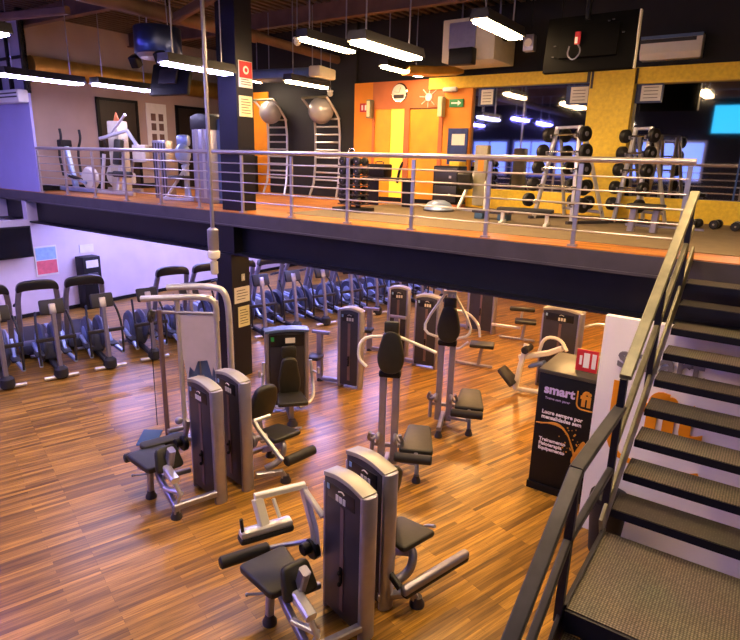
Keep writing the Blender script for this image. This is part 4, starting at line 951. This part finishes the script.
t = thing('spotlight', 'black spotlight with a pale lens left of the big hanging television', 'light', (-3.5, 10.2, 6.0)); MB().lathe([(.08, 0), (.11, .05), (.1, .2), (.05, .25)], (0, 0, 0), (.5, .6, .6)).build('body', 'black', t); MB().disc((-.01, -.02, -.01), .075, .02, (.5, .6, .6)).build('lens', 'lamp_glow', t); MB().tube([(.06, .08, .15), (.06, .08, 1.2)], .015, 6).build('mount', 'black', t)
for lab, p in (('small white dome camera right of the column near the ceiling', (-8.0, 9.0, 6.28)), ('small white dome camera above the ladders', (-9.6, 12.0, 5.72)), ('white smoke detector between the cool lights on the left wall', (-15.45, 9.2, 5.98))):
    t = thing('dome_camera', lab, 'camera', p); MB().ball((0, 0, 0), .07).build('dome', 'paper', t); MB().disc((0, 0, .06), .08, .04, (0, 0, 1)).build('base', 'white', t)
    MB().tube([(0, 0, .06), (0, 0, .9 if p[0] > -15 else .1)], .01, 6).build('mount', 'steel', t)
# what the mirrors see: a lit screen and windows at the far end behind the viewer
t = thing('television', 'lit cyan screen reflected at the right end of the mirror wall', 'television', (-2.2, -5.9, 5.65)); MB().box((0, 0, .6), (1.9, .08, 1.24), bev=.02).build('casing', 'black', t); MB().box((0, .045, .6), (1.84, .01, 1.16)).build('screen', 'screen_cyan', t); MB().tube([(0, 0, 1.2), (0, 0, 1.7)], .03).build('mount', 'black', t)
for i, x in enumerate((-15, -12.6, -10.2, -7.8, -5.4, -.9, 1.5)):
    w = struct('window_%d' % (i+2), MB().b2((x-.05, -7, 3.5), (x+.05, -6.9, 5.4)).b2((x+2.0, -7, 3.5), (x+2.1, -6.9, 5.4)).b2((x, -7, 3.5), (x+2, -6.9, 3.6)).b2((x, -7, 5.3), (x+2, -6.9, 5.4)).b2((x, -7, 4.3), (x+2, -6.9, 4.36)).b2((x+.95, -7, 3.5), (x+1.02, -6.9, 5.4)), 'steel')
    MB().b2((x, -6.97, 3.6), (x+2, -6.95, 5.3)).build('pane', 'glass', w)

# ================================================================== WORLD, CAMERA
wd = bpy.data.worlds.new('World'); sc.world = wd; wd.use_nodes = True
wd.node_tree.nodes['Background'].inputs[0].default_value = lin('#8f9ad0'); wd.node_tree.nodes['Background'].inputs[1].default_value = .1
f, yaw, pitch, roll = 583.08, .6015, .2689, .026
F = Vector((-math.sin(yaw)*math.cos(pitch), math.cos(yaw)*math.cos(pitch), -math.sin(pitch)))
R0 = Vector((math.cos(yaw), math.sin(yaw), 0)); U0 = R0.cross(F)
Rv = R0*math.cos(roll)+U0*math.sin(roll); Uv = -R0*math.sin(roll)+U0*math.cos(roll)
cd = bpy.data.cameras.new('camera'); cam = bpy.data.objects.new('camera', cd); COL.objects.link(cam)
cd.sensor_width = 36; cd.sensor_fit = 'HORIZONTAL'; cd.lens = f/740*36; cd.clip_start = .05
m3 = Matrix((Rv, Uv, -F)).transposed(); cam.matrix_world = Matrix.Translation((0, 0, M+.9876)) @ m3.to_4x4()
sc.camera = cam
sc.view_settings.view_transform = 'Standard'; sc.view_settings.look = 'None'; sc.view_settings.gamma = 1; sc.view_settings.use_curve_mapping = False
sc.view_settings.exposure = .45
